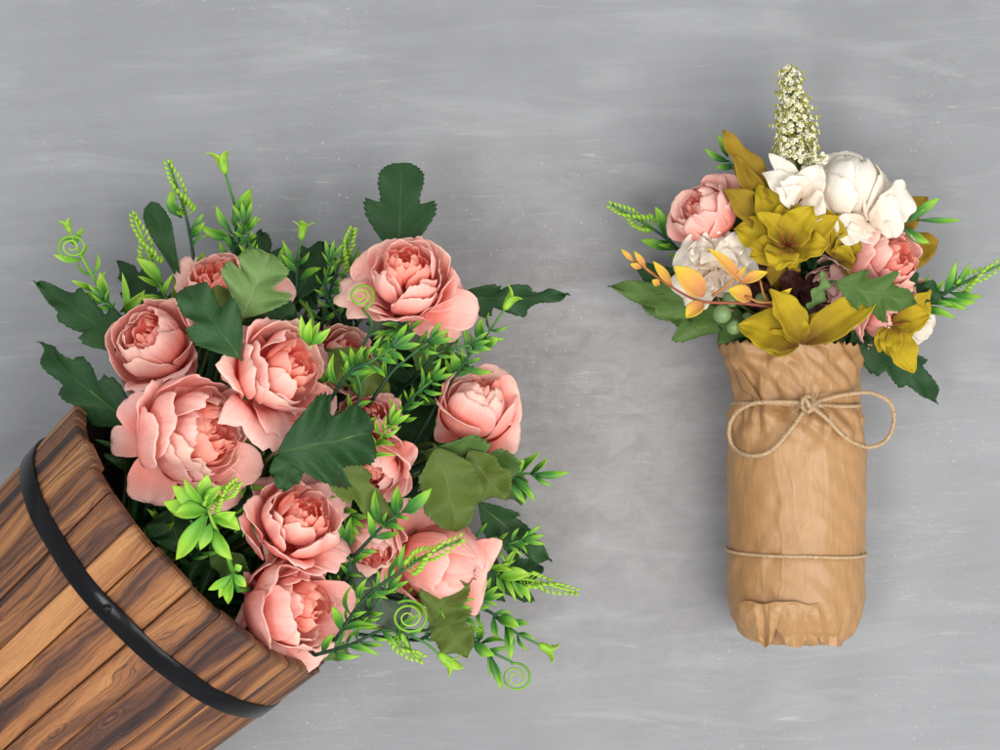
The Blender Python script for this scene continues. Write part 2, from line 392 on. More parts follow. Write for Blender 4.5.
def twine_mat():
    m, nt, b = newmat('jute_twine')
    bu, bv = attr(nt, 'bu'), attr(nt, 'bv')
    n1 = noisef(nt, objco(nt), 900, 3, .7)
    L(nt, ramp(nt, n1, [(.25, (.24, .14, .07)), (.5, (.46, .31, .17)), (.75, (.62, .46, .28))]), b.inputs['Base Color'])
    b.inputs['Roughness'].default_value = .85
    bump(nt, n1, .6, .0005, b)
twine_mat()
m, nt, b = newmat('stamen_red'); b.inputs['Base Color'].default_value = (.30, .05, .02, 1); b.inputs['Roughness'].default_value = .7

# ------------------------------------------------------------------ board
mb = MB(); q = 3200
mb.grid([[mb.vert(Vector((x, y, 0))) for x in (-q, 0, q)] for y in (-q, 0, q)])
board = mb.build('ground', 'painted_board', smooth=False); board['kind'] = 'structure'

# ------------------------------------------------------------------ bucket
TILT = math.radians(5.0); RB = 164.0; LB = 400.0
ah = Vector((.748, .664, 0)).normalized()
AX = (ah * math.cos(TILT) + Vector((0, 0, 1)) * math.sin(TILT)).normalized()
WX = Vector((0, 0, 1)).cross(ah).normalized()          # horizontal across
UX = AX.cross(WX).normalized()
if UX.z < 0: UX = -UX; WX = -WX
RC = P(206, 531, RB * math.cos(TILT)); RC.z = RB * math.cos(TILT)
def rad(s): return RB - s * math.tan(TILT)             # outer radius s behind the rim
def BK(s, a, r):                                       # a measured from straight up
    return RC - AX * s + (UX * math.cos(a) + WX * math.sin(a)) * r
bk = root('wooden_bucket', 'scorched brown wooden stave bucket lying on its side and spilling pink roses', 'bucket', Vector((RC.x, RC.y, 0)) - ah * 200)
r_ = random.Random(3)
mb = MB(); mbi = MB()
ang = 0.07; edges = []
while ang < 2 * PI - .1:
    w = r_.uniform(.13, .30)
    if 2 * PI + .07 - (ang + w) < .13: w = 2 * PI + .07 - ang
    edges.append((ang, ang + w)); ang += w
    if ang >= 2 * PI + .06: break
for k, (a0, a1) in enumerate(edges):
    g = .0028; rj = r_.uniform(-1.6, 1.6); sj = r_.uniform(-2.5, 3.0); rn = r_.random(); th = 13
    a0 += g; a1 -= g
    nn_ = 7
    rows = []
    for si, s in enumerate([sj, sj + 2.2, sj + 8, 30, 60, 100, 150, 200, 250, 300, 350, LB]):
        ro = rad(s) + rj; row = []
        end = (2.2 if si == 0 else 0)
        ri = ro - th
        row.append(mb.vert(BK(s, a0, ri + end * .5), a0 * RB, s, rn))
        row.append(mb.vert(BK(s, a0, ro - 1.8 - end), a0 * RB, s, rn))
        for j in range(nn_):
            t = j / (nn_ - 1); e = 1.6 / RB
            a = lerp(a0 + e, a1 - e, t)
            wob = .5 * nz(a * 25, s * .02, rn * 9) if si else -.3 + .8 * nz(a * 40, rn * 9)
            row.append(mb.vert(BK(s - (wob if si == 0 else 0), a, ro - end + wob), a * RB, s, rn))
        row.append(mb.vert(BK(s, a1, ro - 1.8 - end), a1 * RB, s, rn))
        row.append(mb.vert(BK(s, a1, ri + end * .5), a1 * RB, s, rn))
        rows.append(row)
    mb.grid(rows, closed=True)
    mb.f.append(tuple(rows[0][::-1])); mb.f.append(tuple(rows[-1]))
wall_o = mb.build('stave_wall', 'burnt_wood', bk, smooth=False)
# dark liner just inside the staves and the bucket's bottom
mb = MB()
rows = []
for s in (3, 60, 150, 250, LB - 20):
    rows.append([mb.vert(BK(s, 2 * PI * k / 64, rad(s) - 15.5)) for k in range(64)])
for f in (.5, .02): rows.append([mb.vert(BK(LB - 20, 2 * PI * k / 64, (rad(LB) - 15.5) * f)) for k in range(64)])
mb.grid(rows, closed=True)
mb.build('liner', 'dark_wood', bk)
# metal band
mb = MB(); s0, s1 = 55, 73; rows = []; n = 128
prof = [(s0, .5), (s0, 2.6), (s0 + .6, 3.0), ((s0 + s1) / 2, 3.15), (s1 - .6, 3.0), (s1, 2.6), (s1, .5)]
for (s, h) in prof:
    row = []
    for k in range(n):
        a = 2 * PI * k / n
        row.append(mb.vert(BK(s + 2.2 * math.sin(a * 2 + 1) + 1.2 * nz(a * 3), a, rad(s) + h + .5 * nz(a * 6, s * .02))))
    rows.append(row)
mb.grid(rows, closed=True)
band = mb.build('metal_band', 'black_metal', bk)
mb = MB(); ra = -0.17
best = min((abs((RC - AX * 64 + (UX * math.cos(a) + WX * math.sin(a)) * 168 - P(110, 608, 300)).xy.length), a) for a in [x * .02 for x in range(-70, 70)])
ra = best[1]; c = BK(64, ra, rad(64) + 3.1); nr = (UX * math.cos(ra) + WX * math.sin(ra))
blob(mb, c, 4.2, 14, 8, sc=(1, 1, .55), ax=nr)
scr = mb.build('screw', 'black_metal', bk)
d_, s_, n_ = frame_for(nr, Vector((0, 1, 0)))
mb = MB()
for q_ in (s_, n_):
    tube(mb, [c + nr * 1.9 - q_ * 2.8, c + nr * 2.25, c + nr * 1.9 + q_ * 2.8], .45, 5)
mb.build('screw_slot', 'dark_wood', scr)
HUB = RC - AX * 120        # where the bouquet's stems meet, inside the bucket

# ------------------------------------------------------------------ roses
def cup_petal(mb, c, X, Y, Z, phi, R, a0, a1, hw, curl=.0, rip=.04, zoff=0.0, rnd=0.0, seed=0.0, m=11, n=7, side=.0, rag=.08, squash=1.0):
    rows = []
    for i in range(m + 1):
        v = i / m; row = []
        for j in range(-n, n + 1):
            u = j / n
            Lu = .50 + .50 * max(0.0, 1 - abs(u) ** 2.6) ** .5
            Lu += rag * (nz(seed * 3.1, u * 2.2) * 1.1 + .55 * nz(seed * 1.7 + 5, u * 6.5) + .25 * nz(seed + 9, u * 15))
            vv = v * Lu
            a = a0 + (a1 - a0) * vv
            wv = hw * (.75 + .25 * math.sin(min(1, vv / .7) * PI / 2))
            rr = R * (1 + rip * math.sin(u * 4.3 + seed * 5) * vv ** 2 + rip * 1.2 * nz(seed * 2 + u * 1.6, vv * 2.4) * vv)
            rr += R * .012 * math.sin(u * 16 + seed * 11 + 2 * nz(seed, vv * 3)) * vv
            k = max(0.0, (vv - .62) / .38)
            ro = rr * math.sin(a) + R * curl * k * k + R * side * abs(u) ** 3 * vv
            z = (-rr * math.cos(a)) * squash + R * zoff - R * abs(curl) * .35 * k ** 3
            ph = phi + u * wv
            row.append(mb.vert(c + (X * math.cos(ph) + Y * math.sin(ph)) * ro + Z * z, u, vv, rnd))
        rows.append(row)
    mb.grid(rows)

def bez(a, b, c, d, n=12):
    return [a * (1 - t) ** 3 + b * 3 * t * (1 - t) ** 2 + c * 3 * t * t * (1 - t) + d * t ** 3 for t in [i / n for i in range(n + 1)]]

def rose(px, py, z, diam, axis, label, spin=0.0, seed=1, openness=0.0, extra=(), mat='rose_pink', heart='rose_heart', hub=None, tight=0, name='pink_rose', cat='rose', group='pink roses of the bucket bouquet', outer=5):
    """extra: loose petals (tip px, py, z, width)"""
    r = random.Random(seed); c = P(px, py, z); R = diam / 2 * (H - z) / H
    Z = D(*axis); X = Z.cross(Vector((.3, .2, .9))).normalized(); Y = Z.cross(X).normalized()
    t = root(name, label, cat, c - Z * R, group)
    o = openness
    # heart: tight crumpled swirl
    mb = MB()
    for (cnt, Rl, a1, zo, w) in ((3, .17, 155, .36, 1.0), (4, .29, 148, .34, .9), (5, .42, 140, .29, .78), (5, .54, 130, .24, .76)):
        for k in range(cnt):
            cup_petal(mb, c, X, Y, Z, spin + 2 * PI * (k + r.uniform(-.35, .35)) / cnt + Rl * 9, R * Rl * r.uniform(.88, 1.1), .9, math.radians(a1 + r.uniform(-14, 9)), w * r.uniform(.8, 1.15),
                      rip=.13, zoff=zo / Rl * r.uniform(.8, 1.15), rnd=r.random(), seed=seed * 13 + k + Rl * 50, m=8, n=6, rag=.10, squash=r.uniform(.9, 1.05))
    if tight != 2: mb.build('flower_heart', heart, t)
    layers = [(5, .68, 122, .17, .70, .02), (5, .82, 112, .10, .76, .03), (outer, .94, 103, .04, .74, .05), (outer - 1, 1.04, 92, -.02, .72, .14)]
    if tight: layers = [(4, .66, 138, .16, .80, 0), (4, .80, 130, .10, .88, 0), (4, .92, 122, .05, .88, .02), (3, 1.0, 110, 0, .95, .05)]
    if tight == 2: layers = [(3, .74, 178, .10, 1.5, 0), (3, .86, 168, .06, 1.35, 0), (3, .96, 146, .02, 1.15, .0), (3, 1.03, 116, 0, 1.0, .06)]
    for li, (cnt, Rl, a1, zo, w, cu) in enumerate(layers):
        for k in range(cnt):
            mb = MB(); ph = spin + 2 * PI * (k + r.uniform(-.28, .28)) / cnt + li * .55
            Zp = (Z + (X * r.uniform(-.12, .12) + Y * r.uniform(-.12, .12)) * (1 if tight < 2 else .3)).normalized(); Xp = (X - Zp * X.dot(Zp)).normalized(); Yp = Zp.cross(Xp).normalized()
            loose = (li >= 2 and tight < 2 and r.random() < .38)
            cc = c + (X * r.uniform(-1, 1) + Y * r.uniform(-1, 1)) * R * .045
            cup_petal(mb, cc, Xp, Yp, Zp, ph, R * Rl * r.uniform(.93, 1.07), .35, math.radians(a1 + (r.uniform(-17, 11) if tight < 2 else r.uniform(-5, 1)) - 12 * o * (li > 1) - (14 if loose else 0)), w * r.uniform(.82, 1.15),
                      curl=cu * r.uniform(.4, 1.6) + .12 * o * (li > 1) + (r.uniform(.15, .38) if loose else 0), rip=.07, zoff=zo / Rl + r.uniform(-.07, .07), rnd=r.random(), seed=seed * 7 + li * 9 + k, side=r.uniform(-.08, .14), m=14, n=9, rag=.11)
            mb.build('petal', mat, t, solid=.5)
    for e in extra:
        mb = MB(); T = P(e[0], e[1], e[2]); B = c - Z * R * .75 + (T - c).normalized() * R * .1
        if len(e) > 4 and e[4] == 'c': B = c + (T - c) * .25
        blade(mb, B, T, e[3], 'round', cup=e[5] if len(e) > 5 else .35, bend=e[6] if len(e) > 6 else .02, wave=.06, m=14, n=7, rnd=r.random(), pleat=.015, seed=seed + e[0] * .1, roll=e[7] if len(e) > 7 else 0.0)
        mb.build('petal', mat, t, solid=.5)
    # sepals and stem
    mb = MB()
    for k in range(5):
        ph = k * 2 * PI / 5; dd = (X * math.cos(ph) + Y * math.sin(ph))
        blade(mb, c - Z * R * 1.02, c - Z * R * .75 + dd * R * .62, R * .28, 'lance', cup=-.2, up=-Z, m=6, n=2, rnd=.4)
    mb.build('sepal_whorl', 'leaf_mid', t)
    hb = hub if hub is not None else HUB
    p0 = c - Z * R * .98
    mb = MB(); tube(mb, bez(p0, p0 - Z * R * .7 - Vector((0, 0, R * .5)), hb + (p0 - hb) * .4 - Vector((0, 0, 60)), hb + (p0 - hb) * .02, 14), 3.4, 8)
    mb.build('stem', 'stem_green', t)
    return t

rose(155, 342, 190, 84, (-.35, -.45, .75), 'bud-like pink rose at the top left, between the jagged leaves and the half-hidden rose', seed=11, spin=2.2, tight=1, extra=[(120, 372, 170, 50), (150, 405, 165, 46), (196, 350, 180, 44)])
rose(218, 284, 150, 72, (-.1, -.5, .7), 'half-hidden pink rose behind the pale green lobed leaf', seed=12, spin=.5, extra=[(296, 291, 150, 34), (277, 308, 150, 36)])
rose(405, 276, 205, 90, (.05, -.62, .68), 'wide open pink rose with a ruffled centre, topmost, between two dark leaves', seed=13, spin=.1, openness=.6, outer=6, extra=[(478, 313, 180, 38), (462, 331, 165, 34), (440, 328, 175, 34), (340, 286, 165, 22), (461, 284, 175, 40), (360, 256, 180, 40)])
rose(284, 372, 262, 102, (.62, -.30, .60), 'open pink rose in the middle of the bouquet just above the big dark folded leaf', seed=14, spin=1.1, extra=[(233, 352, 235, 54, 'c'), (335, 412, 235, 40), (290, 420, 240, 54)])
rose(196, 436, 262, 112, (.85, -.15, .48), 'largest pink rose, right beside the bucket rim with loose petals pointing at it', seed=15, spin=2.0, openness=.2, extra=[(111, 441, 222, 28), (128, 398, 235, 34), (150, 503, 235, 44), (262, 470, 240, 40), (262, 395, 230, 34), (240, 500, 235, 42), (205, 383, 240, 34)])
rose(345, 358, 165, 66, (.5, -.3, .6), 'small pink rose half covered by thin green sprigs between two open roses', seed=16, spin=.9, extra=[(380, 378, 150, 32)])
rose(478, 406, 160, 76, (.35, -.80, .38), 'pink rose with pale cream petal edges, standing apart above the wide folded olive leaf', seed=117, spin=.4, tight=1, outer=4, extra=[(436, 425, 140, 30), (520, 434, 150, 42), (500, 368, 145, 40), (520, 398, 165, 46, 'c', .3, .08), (462, 372, 150, 36)])
rose(374, 466, 215, 68, (-.2, .5, .7), 'pale pink side-turned rose touching the tip of the big dark folded leaf', seed=18, spin=1.4, tight=1, extra=[(395, 436, 190, 46), (408, 470, 200, 44), (390, 500, 200, 46), (352, 490, 200, 40)])
rose(298, 521, 255, 92, (.50, -.45, .60), 'pink rose directly below the big dark folded leaf, with crumpled coral centre', seed=19, spin=2.7, extra=[(262, 545, 225, 40), (337, 552, 230, 46), (282, 478, 225, 36), (300, 572, 230, 56)])
rose(296, 606, 238, 96, (.90, -.02, .42), 'lowest pink rose lying over the rim of the bucket', seed=20, spin=.2, extra=[(244, 600, 215, 54), (262, 576, 210, 44), (322, 660, 205, 58), (290, 655, 210, 50), (356, 612, 215, 56), (278, 640, 200, 44)])
rose(372, 543, 195, 62, (.2, .6, .55), 'smallest round pink rose between the low right roses, beneath a pointed olive leaf', seed=21, spin=1.9, tight=1)
rose(440, 562, 165, 84, (.85, .30, .15), 'smooth pink rose with two very large outer petals behind the bud spike', seed=22, spin=.8, tight=2, extra=[(487, 575, 150, 74, 'c', .5), (425, 502, 165, 54), (450, 600, 140, 56), (395, 590, 150, 36)])
rose(368, 420, 175, 56, (.1, -.1, .9), 'pink rose mostly hidden behind the tip of the big dark folded leaf', seed=23, spin=.3, extra=[(385, 410, 165, 30)])
rose(245, 408, 205, 42, (.4, -.3, .7), 'small crumpled pink rose wedged between the largest rose and the middle rose', seed=24, spin=.3, tight=1, extra=[(262, 385, 215, 34), (265, 430, 210, 32)])

# ------------------------------------------------------------------ leaves
def leaf(B, T, width, prof, mat, label, roll=0.0, bend=.05, droop=.0, fold=.14, wave=.26, hub=None, group='jagged leaves of the bucket bouquet', name='rose_leaf', flip=False, stem=3.0, sbend=0.0, sd=None, cat='leaf', serr=.075, m=60, stem_mat='stem_olive', cup=.1, run=True):
    b, t_ = P(*B), P(*T)
    sd = sd if sd is not None else B[0] * .37 + T[1] * .11
    rt = root(name, label, cat, b.copy(), group)
    mb = MB(); w = width * (H - B[2]) / H
    blade(mb, b, t_, w, prof, roll + (PI if flip else 0), bend * (-1 if flip else 1), droop, cup, wave, serr, m=m, n=5, rnd=(sd * 7.31) % 1, fold=fold, sbend=sbend, seed=sd)
    mb.build('leaf_blade', mat, rt, solid=.8)
    hb = hub if hub is not None else HUB
    mb = MB()
    d = (t_ - b); dn = d.normalized()
    dn2, s2, n2 = frame_for(d)
    if roll: n2 = Matrix.Rotation(roll, 3, dn2) @ n2
    rib = []
    for i in range(13):
        v = i / 12 * .93
        rib.append(b + d * v + n2 * (d.length * (bend * 4 * v * (1 - v) - droop * v * v) - .8) + s2 * sbend * d.length * 4 * v * (1 - v) * (1 if not flip else -1))
    tube(mb, rib, [lerp(1.5, .5, i / 12) for i in range(13)], 6)
    if run:
        tube(mb, bez(b, b - dn * 22 - Vector((0, 0, b.z * .35)), hb + (b - hb) * .6 - Vector((0, 0, b.z * .5)), hb + (b - hb) * .05, 14), [lerp(1.5, 2.0, i / 14) for i in range(15)], 6)
    mb.build('stem', stem_mat, rt)
    return rt

leaf((132, 352, 175), (36, 283, 120), 48, 'long', 'leaf_dark', 'long jagged dark leaf, upper of the two reaching past the bucket towards the board edge', roll=.25)
leaf((142, 428, 205), (40, 342, 150), 56, 'long', 'leaf_dark', 'long jagged dark leaf, lower of the two, arching over the bucket rim', roll=-.2, bend=.1)
leaf((184, 292, 125), (150, 203, 110), 25, 'spoon', 'leaf_dark', 'upright narrow dark leaf between two bud spikes at the bouquet top', roll=.2, fold=.2)
leaf((240, 358, 285), (184, 287, 270), 58, 'tri', 'leaf_dark', 'dark lobed leaf with curved stalk lying between the bud-like rose and the middle rose', roll=.25, bend=.06)
leaf((243, 318, 250), (272, 254, 262), 74, 'tri', 'leaf_pale', 'pale green lobed leaf showing its light side in front of the half-hidden rose', roll=-.1, bend=.06)
leaf((240, 318, 240), (196, 300, 235), 44, 'ovate', 'leaf_moss', 'small mossy green leaf tucked under the pale lobed leaf', roll=.2)
leaf((238, 322, 235), (296, 312, 225), 50, 'tri', 'leaf_dark', 'dark leaf poking out sideways beneath the pale lobed leaf', roll=.3)
leaf((399, 258, 130), (402, 163, 110), 72, 'tri', 'leaf_dark', 'flat three-lobed dark leaf standing above the topmost open rose', roll=0, bend=.03, wave=.05)
leaf((452, 296, 150), (568, 293, 95), 40, 'long', 'leaf_dark', 'long dark leaf pointing away from the topmost rose over bare board', roll=.55, fold=.3)
leaf((362, 288, 185), (430, 338, 150), 62, 'tri', 'leaf_grey', 'greyish translucent leaf under the topmost open rose', roll=.2)
leaf((296, 300, 140), (325, 247, 100), 56, 'tri', 'leaf_dark', 'dark leaf behind the green bell bud at the top of the bouquet', roll=-.2)
leaf((278, 452, 300), (372, 432, 285), 96, 'tri', 'leaf_dark', 'big dark folded leaf in front of everything at the centre of the bouquet', roll=.1, bend=.09, fold=-.08)
leaf((292, 448, 290), (284, 490, 270), 34, 'ovate', 'leaf_dark', 'short dark leaf hanging from the foot of the big folded leaf', roll=0)
leaf((318, 452, 262), (394, 528, 235), 42, 'tri', 'leaf_moss', 'narrow olive leaf slanting down from behind the big dark leaf to the smallest rose', roll=-.35, fold=.25)
leaf((424, 452, 190), (520, 470, 165), 66, 'tri', 'leaf_mid', 'wide green leaf tip reaching right of the folded olive leaf', roll=.35, fold=.3)
leaf((436, 448, 205), (456, 532, 185), 66, 'ovate', 'leaf_moss', 'wide folded olive leaf hanging below the cream-edged rose', roll=-.3, fold=.3, bend=.1, wave=.2)
leaf((470, 450, 196), (508, 498, 175), 50, 'ovate', 'leaf_moss', 'crumpled olive leaf half overlapping the wide folded one', roll=.4, fold=.2, bend=.1)
leaf((478, 502, 110), (552, 562, 70), 44, 'long', 'leaf_dark', 'slim dark leaf pointing at the board beyond the two-petalled smooth rose', roll=.3)
leaf((432, 628, 175), (458, 577, 185), 54, 'tri', 'leaf_moss', 'olive lobed leaf lying on top of the smooth rose with large petals', roll=0)
leaf((440, 610, 165), (468, 656, 150), 42, 'ovate', 'leaf_moss', 'plain olive leaf hanging below the smooth rose beside the coiled tendril', roll=.2)
leaf((250, 395, 225), (276, 352, 215), 30, 'ovate', 'leaf_moss', 'small olive leaf cupping the back of the middle rose', roll=0)
leaf((390, 450, 100), (432, 352, 90), 92, 'tri', 'leaf_dark', 'broad dark leaf lying flat behind the sprigs beneath the topmost rose', roll=0)
leaf((212, 452, 150), (172, 378, 150), 70, 'five', 'leaf_dark', 'dark lobed leaf filling the gap between the bud-like rose and the largest rose')
leaf((352, 560, 130), (402, 622, 120), 62, 'tri', 'leaf_grey', 'grey-green leaf in shade between the smallest rose and the lower tendril', roll=.1)
leaf((470, 585, 100), (540, 566, 60), 60, 'five', 'leaf_dark', 'dark jagged leaf resting low beyond the smooth rose beside a bud spike', roll=.1)
leaf((262, 470, 225), (238, 535, 215), 42, 'five', 'leaf_dark', 'dark leaf squeezed between the largest rose and the rose below the folded leaf', roll=.6, fold=.3)
leaf((210, 545, 205), (262, 590, 200), 36, 'ovate', 'leaf_mid', 'green leaf just inside the bucket mouth beside the lowest rose', roll=.4)
leaf((330, 470, 215), (345, 408, 225), 30, 'ovate', 'leaf_moss', 'little olive leaf behind the upper edge of the big folded leaf', roll=0)
leaf((330, 350, 200), (390, 392, 180), 44, 'ovate', 'leaf_moss', 'shaded olive leaf under the small half-covered rose', roll=.3)
leaf((250, 300, 110), (262, 232, 80), 50, 'five', 'leaf_dark', 'dark jagged leaf low behind the sprigs at the top of the bouquet')
leaf((170, 320, 100), (118, 262, 70), 40, 'five', 'leaf_dark', 'dark jagged leaf low behind the lime sprig with the coiled tip')
leaf((500, 450, 120), (522, 505, 90), 34, 'ovate', 'leaf_mid', 'small green leaf at the outer end of the folded olive leaf', roll=.3)
leaf((410, 330, 130), (465, 380, 110), 52, 'tri', 'leaf_mid', 'green lobed leaf in the shade just below the topmost rose')
leaf((315, 640, 190), (350, 655, 185), 26, 'ovate', 'leaf_mid', 'small green leaf at the lowest rose over the bucket rim', roll=.2)

# dark filler deep in the bouquet
r_ = random.Random(21)
hull = [(150, 330), (190, 300), (240, 300), (300, 290), (340, 310), (390, 340), (430, 380), (440, 430), (455, 480), (450, 540), (400, 590), (350, 600), (300, 570), (260, 500), (230, 430), (190, 380),
        (210, 350), (260, 350), (310, 350), (350, 400), (380, 440), (330, 450), (300, 420), (350, 500), (400, 500), (310, 540), (250, 450), (180, 460), (200, 520), (240, 570), (170, 420), (280, 620), (140, 450),
        (150, 490), (175, 530), (205, 560), (232, 590), (125, 450), (150, 520), (190, 500), (225, 540), (330, 330), (290, 330), (420, 450), (420, 410), (390, 380), (330, 590), (220, 480)]
for k, (x, y) in enumerate(hull):
    a = r_.uniform(0, 2 * PI); l = r_.uniform(35, 55)
    z0 = r_.uniform(50, 125)
    if (y - 380) > (x - 60) * 1.0: z0 = r_.uniform(150, 205)
    leaf((x - math.cos(a) * l * .5, y - math.sin(a) * l * .5, z0), (x + math.cos(a) * l * .5, y + math.sin(a) * l * .5, z0 + r_.uniform(-20, 25)), r_.uniform(46, 66), r_.choice(['tri', 'five', 'ovate']), 'leaf_dark',
         'dark shadowed leaf deep between the pink roses of the wooden bucket', roll=r_.uniform(-.5, .5), group='shadowed leaves deep in the bucket bouquet', m=30, sd=k * 1.7)

# ------------------------------------------------------------------ plastic sprigs
def bud_spike(mb, pts, r0, r, dens=.62, sz=2.5):
    n = int(len(pts) * dens)
    for i in range(n):
        t = i / max(1, n - 1); x = t * (len(pts) - 1); k = min(int(x), len(pts) - 2); p = pts[k].lerp(pts[k + 1], x - k)
        d, s, nn = frame_for(pts[k + 1] - pts[k])
        for q in range(3):
            a = i * 2.4 + q * 2.1; out = (s * math.cos(a) + nn * math.sin(a))
            R = lerp(r0, r0 * .35, t) * r.uniform(.8, 1.15)
            e = p + out * R + d * R * .6
            tube(mb, [p, p.lerp(e, .6) , e], [.7, .6, .5], 5, v0=.5, v1=.8)
            z = sz * lerp(1.1, .7, t)
            blob(mb, e + (out * .5 + d * .3) * z, z, 7, 5, sc=(.8, .8, 1.25), ax=(out * .6 + d).normalized(), bv=lerp(.65, 1.05, t))
            if r.random() < .6: # little star tip
                ee = e + (out * .6 + d).normalized() * z * 1.7
                blob(mb, ee, z * .42, 5, 4, bv=1.0)

def spiral(mb, c, r, turns, start, n, hub_pt, normal=Vector((0, 0, 1)), w=1.25, sign=1):
    pts = []
    for i in range(n + 1):
        t = i / n; a = start + sign * turns * 2 * PI * t; rr = r * (1 - .80 * t ** (.75 + .02 * r)) * (1 + .09 * nz(c.x, t * 5))
        pts.append(c + Vector((math.cos(a) * rr, math.sin(a) * rr * (.86 + .1 * nz(c.y, 3.3)), 7 * t + rr * .35 * math.sin(a + c.x))))
    tube(mb, pts, [lerp(w, w * .5, i / n) for i in range(n + 1)], 7, v0=.4, v1=1.0)
    return pts[0]

def sprig(path, label, tip='leaf', seed=1, leaves=5, size=26, mat='sprig_green', lmat=None, hub=None, extra=(), start=.0, curl=None, spike=None, thin=1.6, group='bright plastic sprigs of the bucket bouquet', name='green_sprig', wide=.235, run=True, stop=.92, bell=15, spread=.75):
    """path: (px, py, z) from inside to tip.  extra: single leaves (base px,py,z, tip px,py,z, width)"""
    r = random.Random(seed); pts = [P(*p) for p in path]
    sp = spline(pts, 24) if len(pts) > 1 else pts
    rt = root(name, label, 'sprig', pts[0].copy(), group)
    hb = hub if hub is not None else HUB
    mb = MB()
    tube(mb, sp, [lerp(thin * 1.15, thin * .7, i / 24) for i in range(25)], 7, v0=0, v1=.9)
    if run:
        d0 = (sp[1] - sp[0]).normalized()
        tube(mb, bez(sp[0], sp[0] - d0 * 18 - Vector((0, 0, sp[0].z * .4)), hb + (sp[0] - hb) * .6 - Vector((0, 0, sp[0].z * .5)), hb, 12), thin * 1.15, 6, v0=0, v1=0)
    mb.build('stem', 'stem_green' if mat != 'sprig_lime' else 'sprig_lime', rt)
    lm = lmat or mat
    leaves = int(leaves * 1.6 + .5)
    for i in range(leaves):
        t = lerp(start + .05, stop, i / max(1, leaves - 1)); x = t * 24; k = min(int(x), 23); p = sp[k].lerp(sp[k + 1], x - k)
        d, s, nn = frame_for(sp[k + 1] - sp[k])
        for sg in (-1, 1):
            if r.random() < .22: continue
            a = r.uniform(-.6, 1.0); l = size * r.uniform(.6, 1.15) * lerp(1.0, .75, t)
            out = (s * sg * math.cos(a) + nn * math.sin(a))
            T = p + (d * r.uniform(.5, .95) + out * spread * r.uniform(.8, 1.2)).normalized() * l
            mb = MB()
            blade(mb, p, T, l * wide * r.uniform(.8, 1.2), 'lance', roll=r.uniform(-.9, .9), bend=r.uniform(.0, .20), droop=r.uniform(-.1, .45), cup=.15, fold=.22, m=10, n=3, rnd=r.random(), sbend=r.uniform(-.10, .10), wave=.06, seed=r.random() * 9)
            mb.build('leaf', lm, rt, solid=.9)
    for e in extra:
        mb = MB(); blade(mb, P(*e[0:3]), P(*e[3:6]), e[6] * .88, 'lance', roll=r.uniform(-.6, .6), bend=r.uniform(.03, .18), droop=0, cup=.15, fold=.2, m=10, n=3, rnd=r.random(), sbend=r.uniform(-.07, .07), wave=.06, seed=r.random() * 9)
        mb.build('leaf', lm, rt, solid=.9)
    end = sp[-1]; dt = (sp[-1] - sp[-2]).normalized()
    if tip == 'buds' or spike:
        s_ = spike or path[-2:]
        pp = spline([P(*q) for q in s_], 14) if spike else sp[int(24 * .55):]
        mb = MB(); bud_spike(mb, pp, 7.5, r, .75 if spike else 1.05)
        if spike: tube(mb, pp, 1.1, 6, v0=.4, v1=.9)
        mb.build('bud_spike', 'sprig_lime', rt)
    if tip == 'bell':
        mb = MB(); blob(mb, end + dt * bell * .24, bell * .17, 10, 7, sc=(1, 1, 1.9), ax=dt, bv=.7)
        d, s, nn = frame_for(dt)
        for k in range(4):
            a = k * PI / 2 + .4 + seed; out = (s * math.cos(a) + nn * math.sin(a)); sd = dt.cross(out).normalized(); rows = []
            ln = bell * r.uniform(.9, 1.2); fl = bell * r.uniform(.35, .6)
            for i in range(10):
                v = i / 9; w_ = bell * .20 * tab([(0, .5), (.35, 1), (.7, .8), (.9, .4), (1, .05)], v)
                cc = end + dt * (ln * (v - .25 * v ** 3)) + out * (bell * .13 * min(1, v * 4) + fl * max(0, v - .4) ** 1.6 * 2)
                rows.append([mb.vert(cc + sd * w_ * u + out * (-.35 * w_ * u * u) , u, .35 + .7 * v, .9) for u in (-1, -.5, 0, .5, 1)])
            mb.grid(rows)
        mb.build('bell_bud', 'sprig_lime', rt, solid=.7)
    if tip == 'leaf':
        for q in (-1, 0, 1):
            mb = MB(); d, s, nn = frame_for(dt)
            blade(mb, end, end + (dt + s * .45 * q + nn * .2 * (q == 0)).normalized() * size * .95, size * wide, 'lance', bend=.05, cup=.35, m=9, n=3, rnd=r.random())
            mb.build('leaf', lm, rt, solid=.9)
    if curl:
        cx, cy, cz, cr, turns, st, sg = curl
        mb = MB(); spiral(mb, P(cx, cy, cz), cr, turns, st, 60, end, sign=sg); mb.build('tendril', 'sprig_lime', rt)
    return rt

sprig([(196, 275, 120), (190, 235, 122), (183, 205, 124), (169, 164, 125)], 'slim bud spike sprig, the taller one beside the upright narrow dark leaf', 'buds', 1, 2, 30, stop=.35, extra=[(182, 218, 126, 171, 190, 135, 13), (190, 238, 120, 205, 222, 130, 9)])
sprig([(236, 285, 120), (233, 255, 122), (236, 215, 124), (225, 172, 125)], 'highest sprig ending in a green bell bud on a bare stalk', 'bell', 2, 3, 28, stop=.5, bell=24, extra=[(236, 232, 124, 252, 188, 128, 12), (233, 235, 124, 216, 205, 130, 9), (233, 245, 124, 255, 216, 122, 7), (232, 240, 124, 200, 226, 128, 12)])
sprig([(240, 300, 110), (238, 262, 112), (240, 235, 112), (250, 196, 116)], 'leafy sprig with a closed oblong bud beside the highest bell bud', 'none', 3, 3, 26, stop=.7, extra=[(243, 225, 114, 251, 190, 118, 12)])
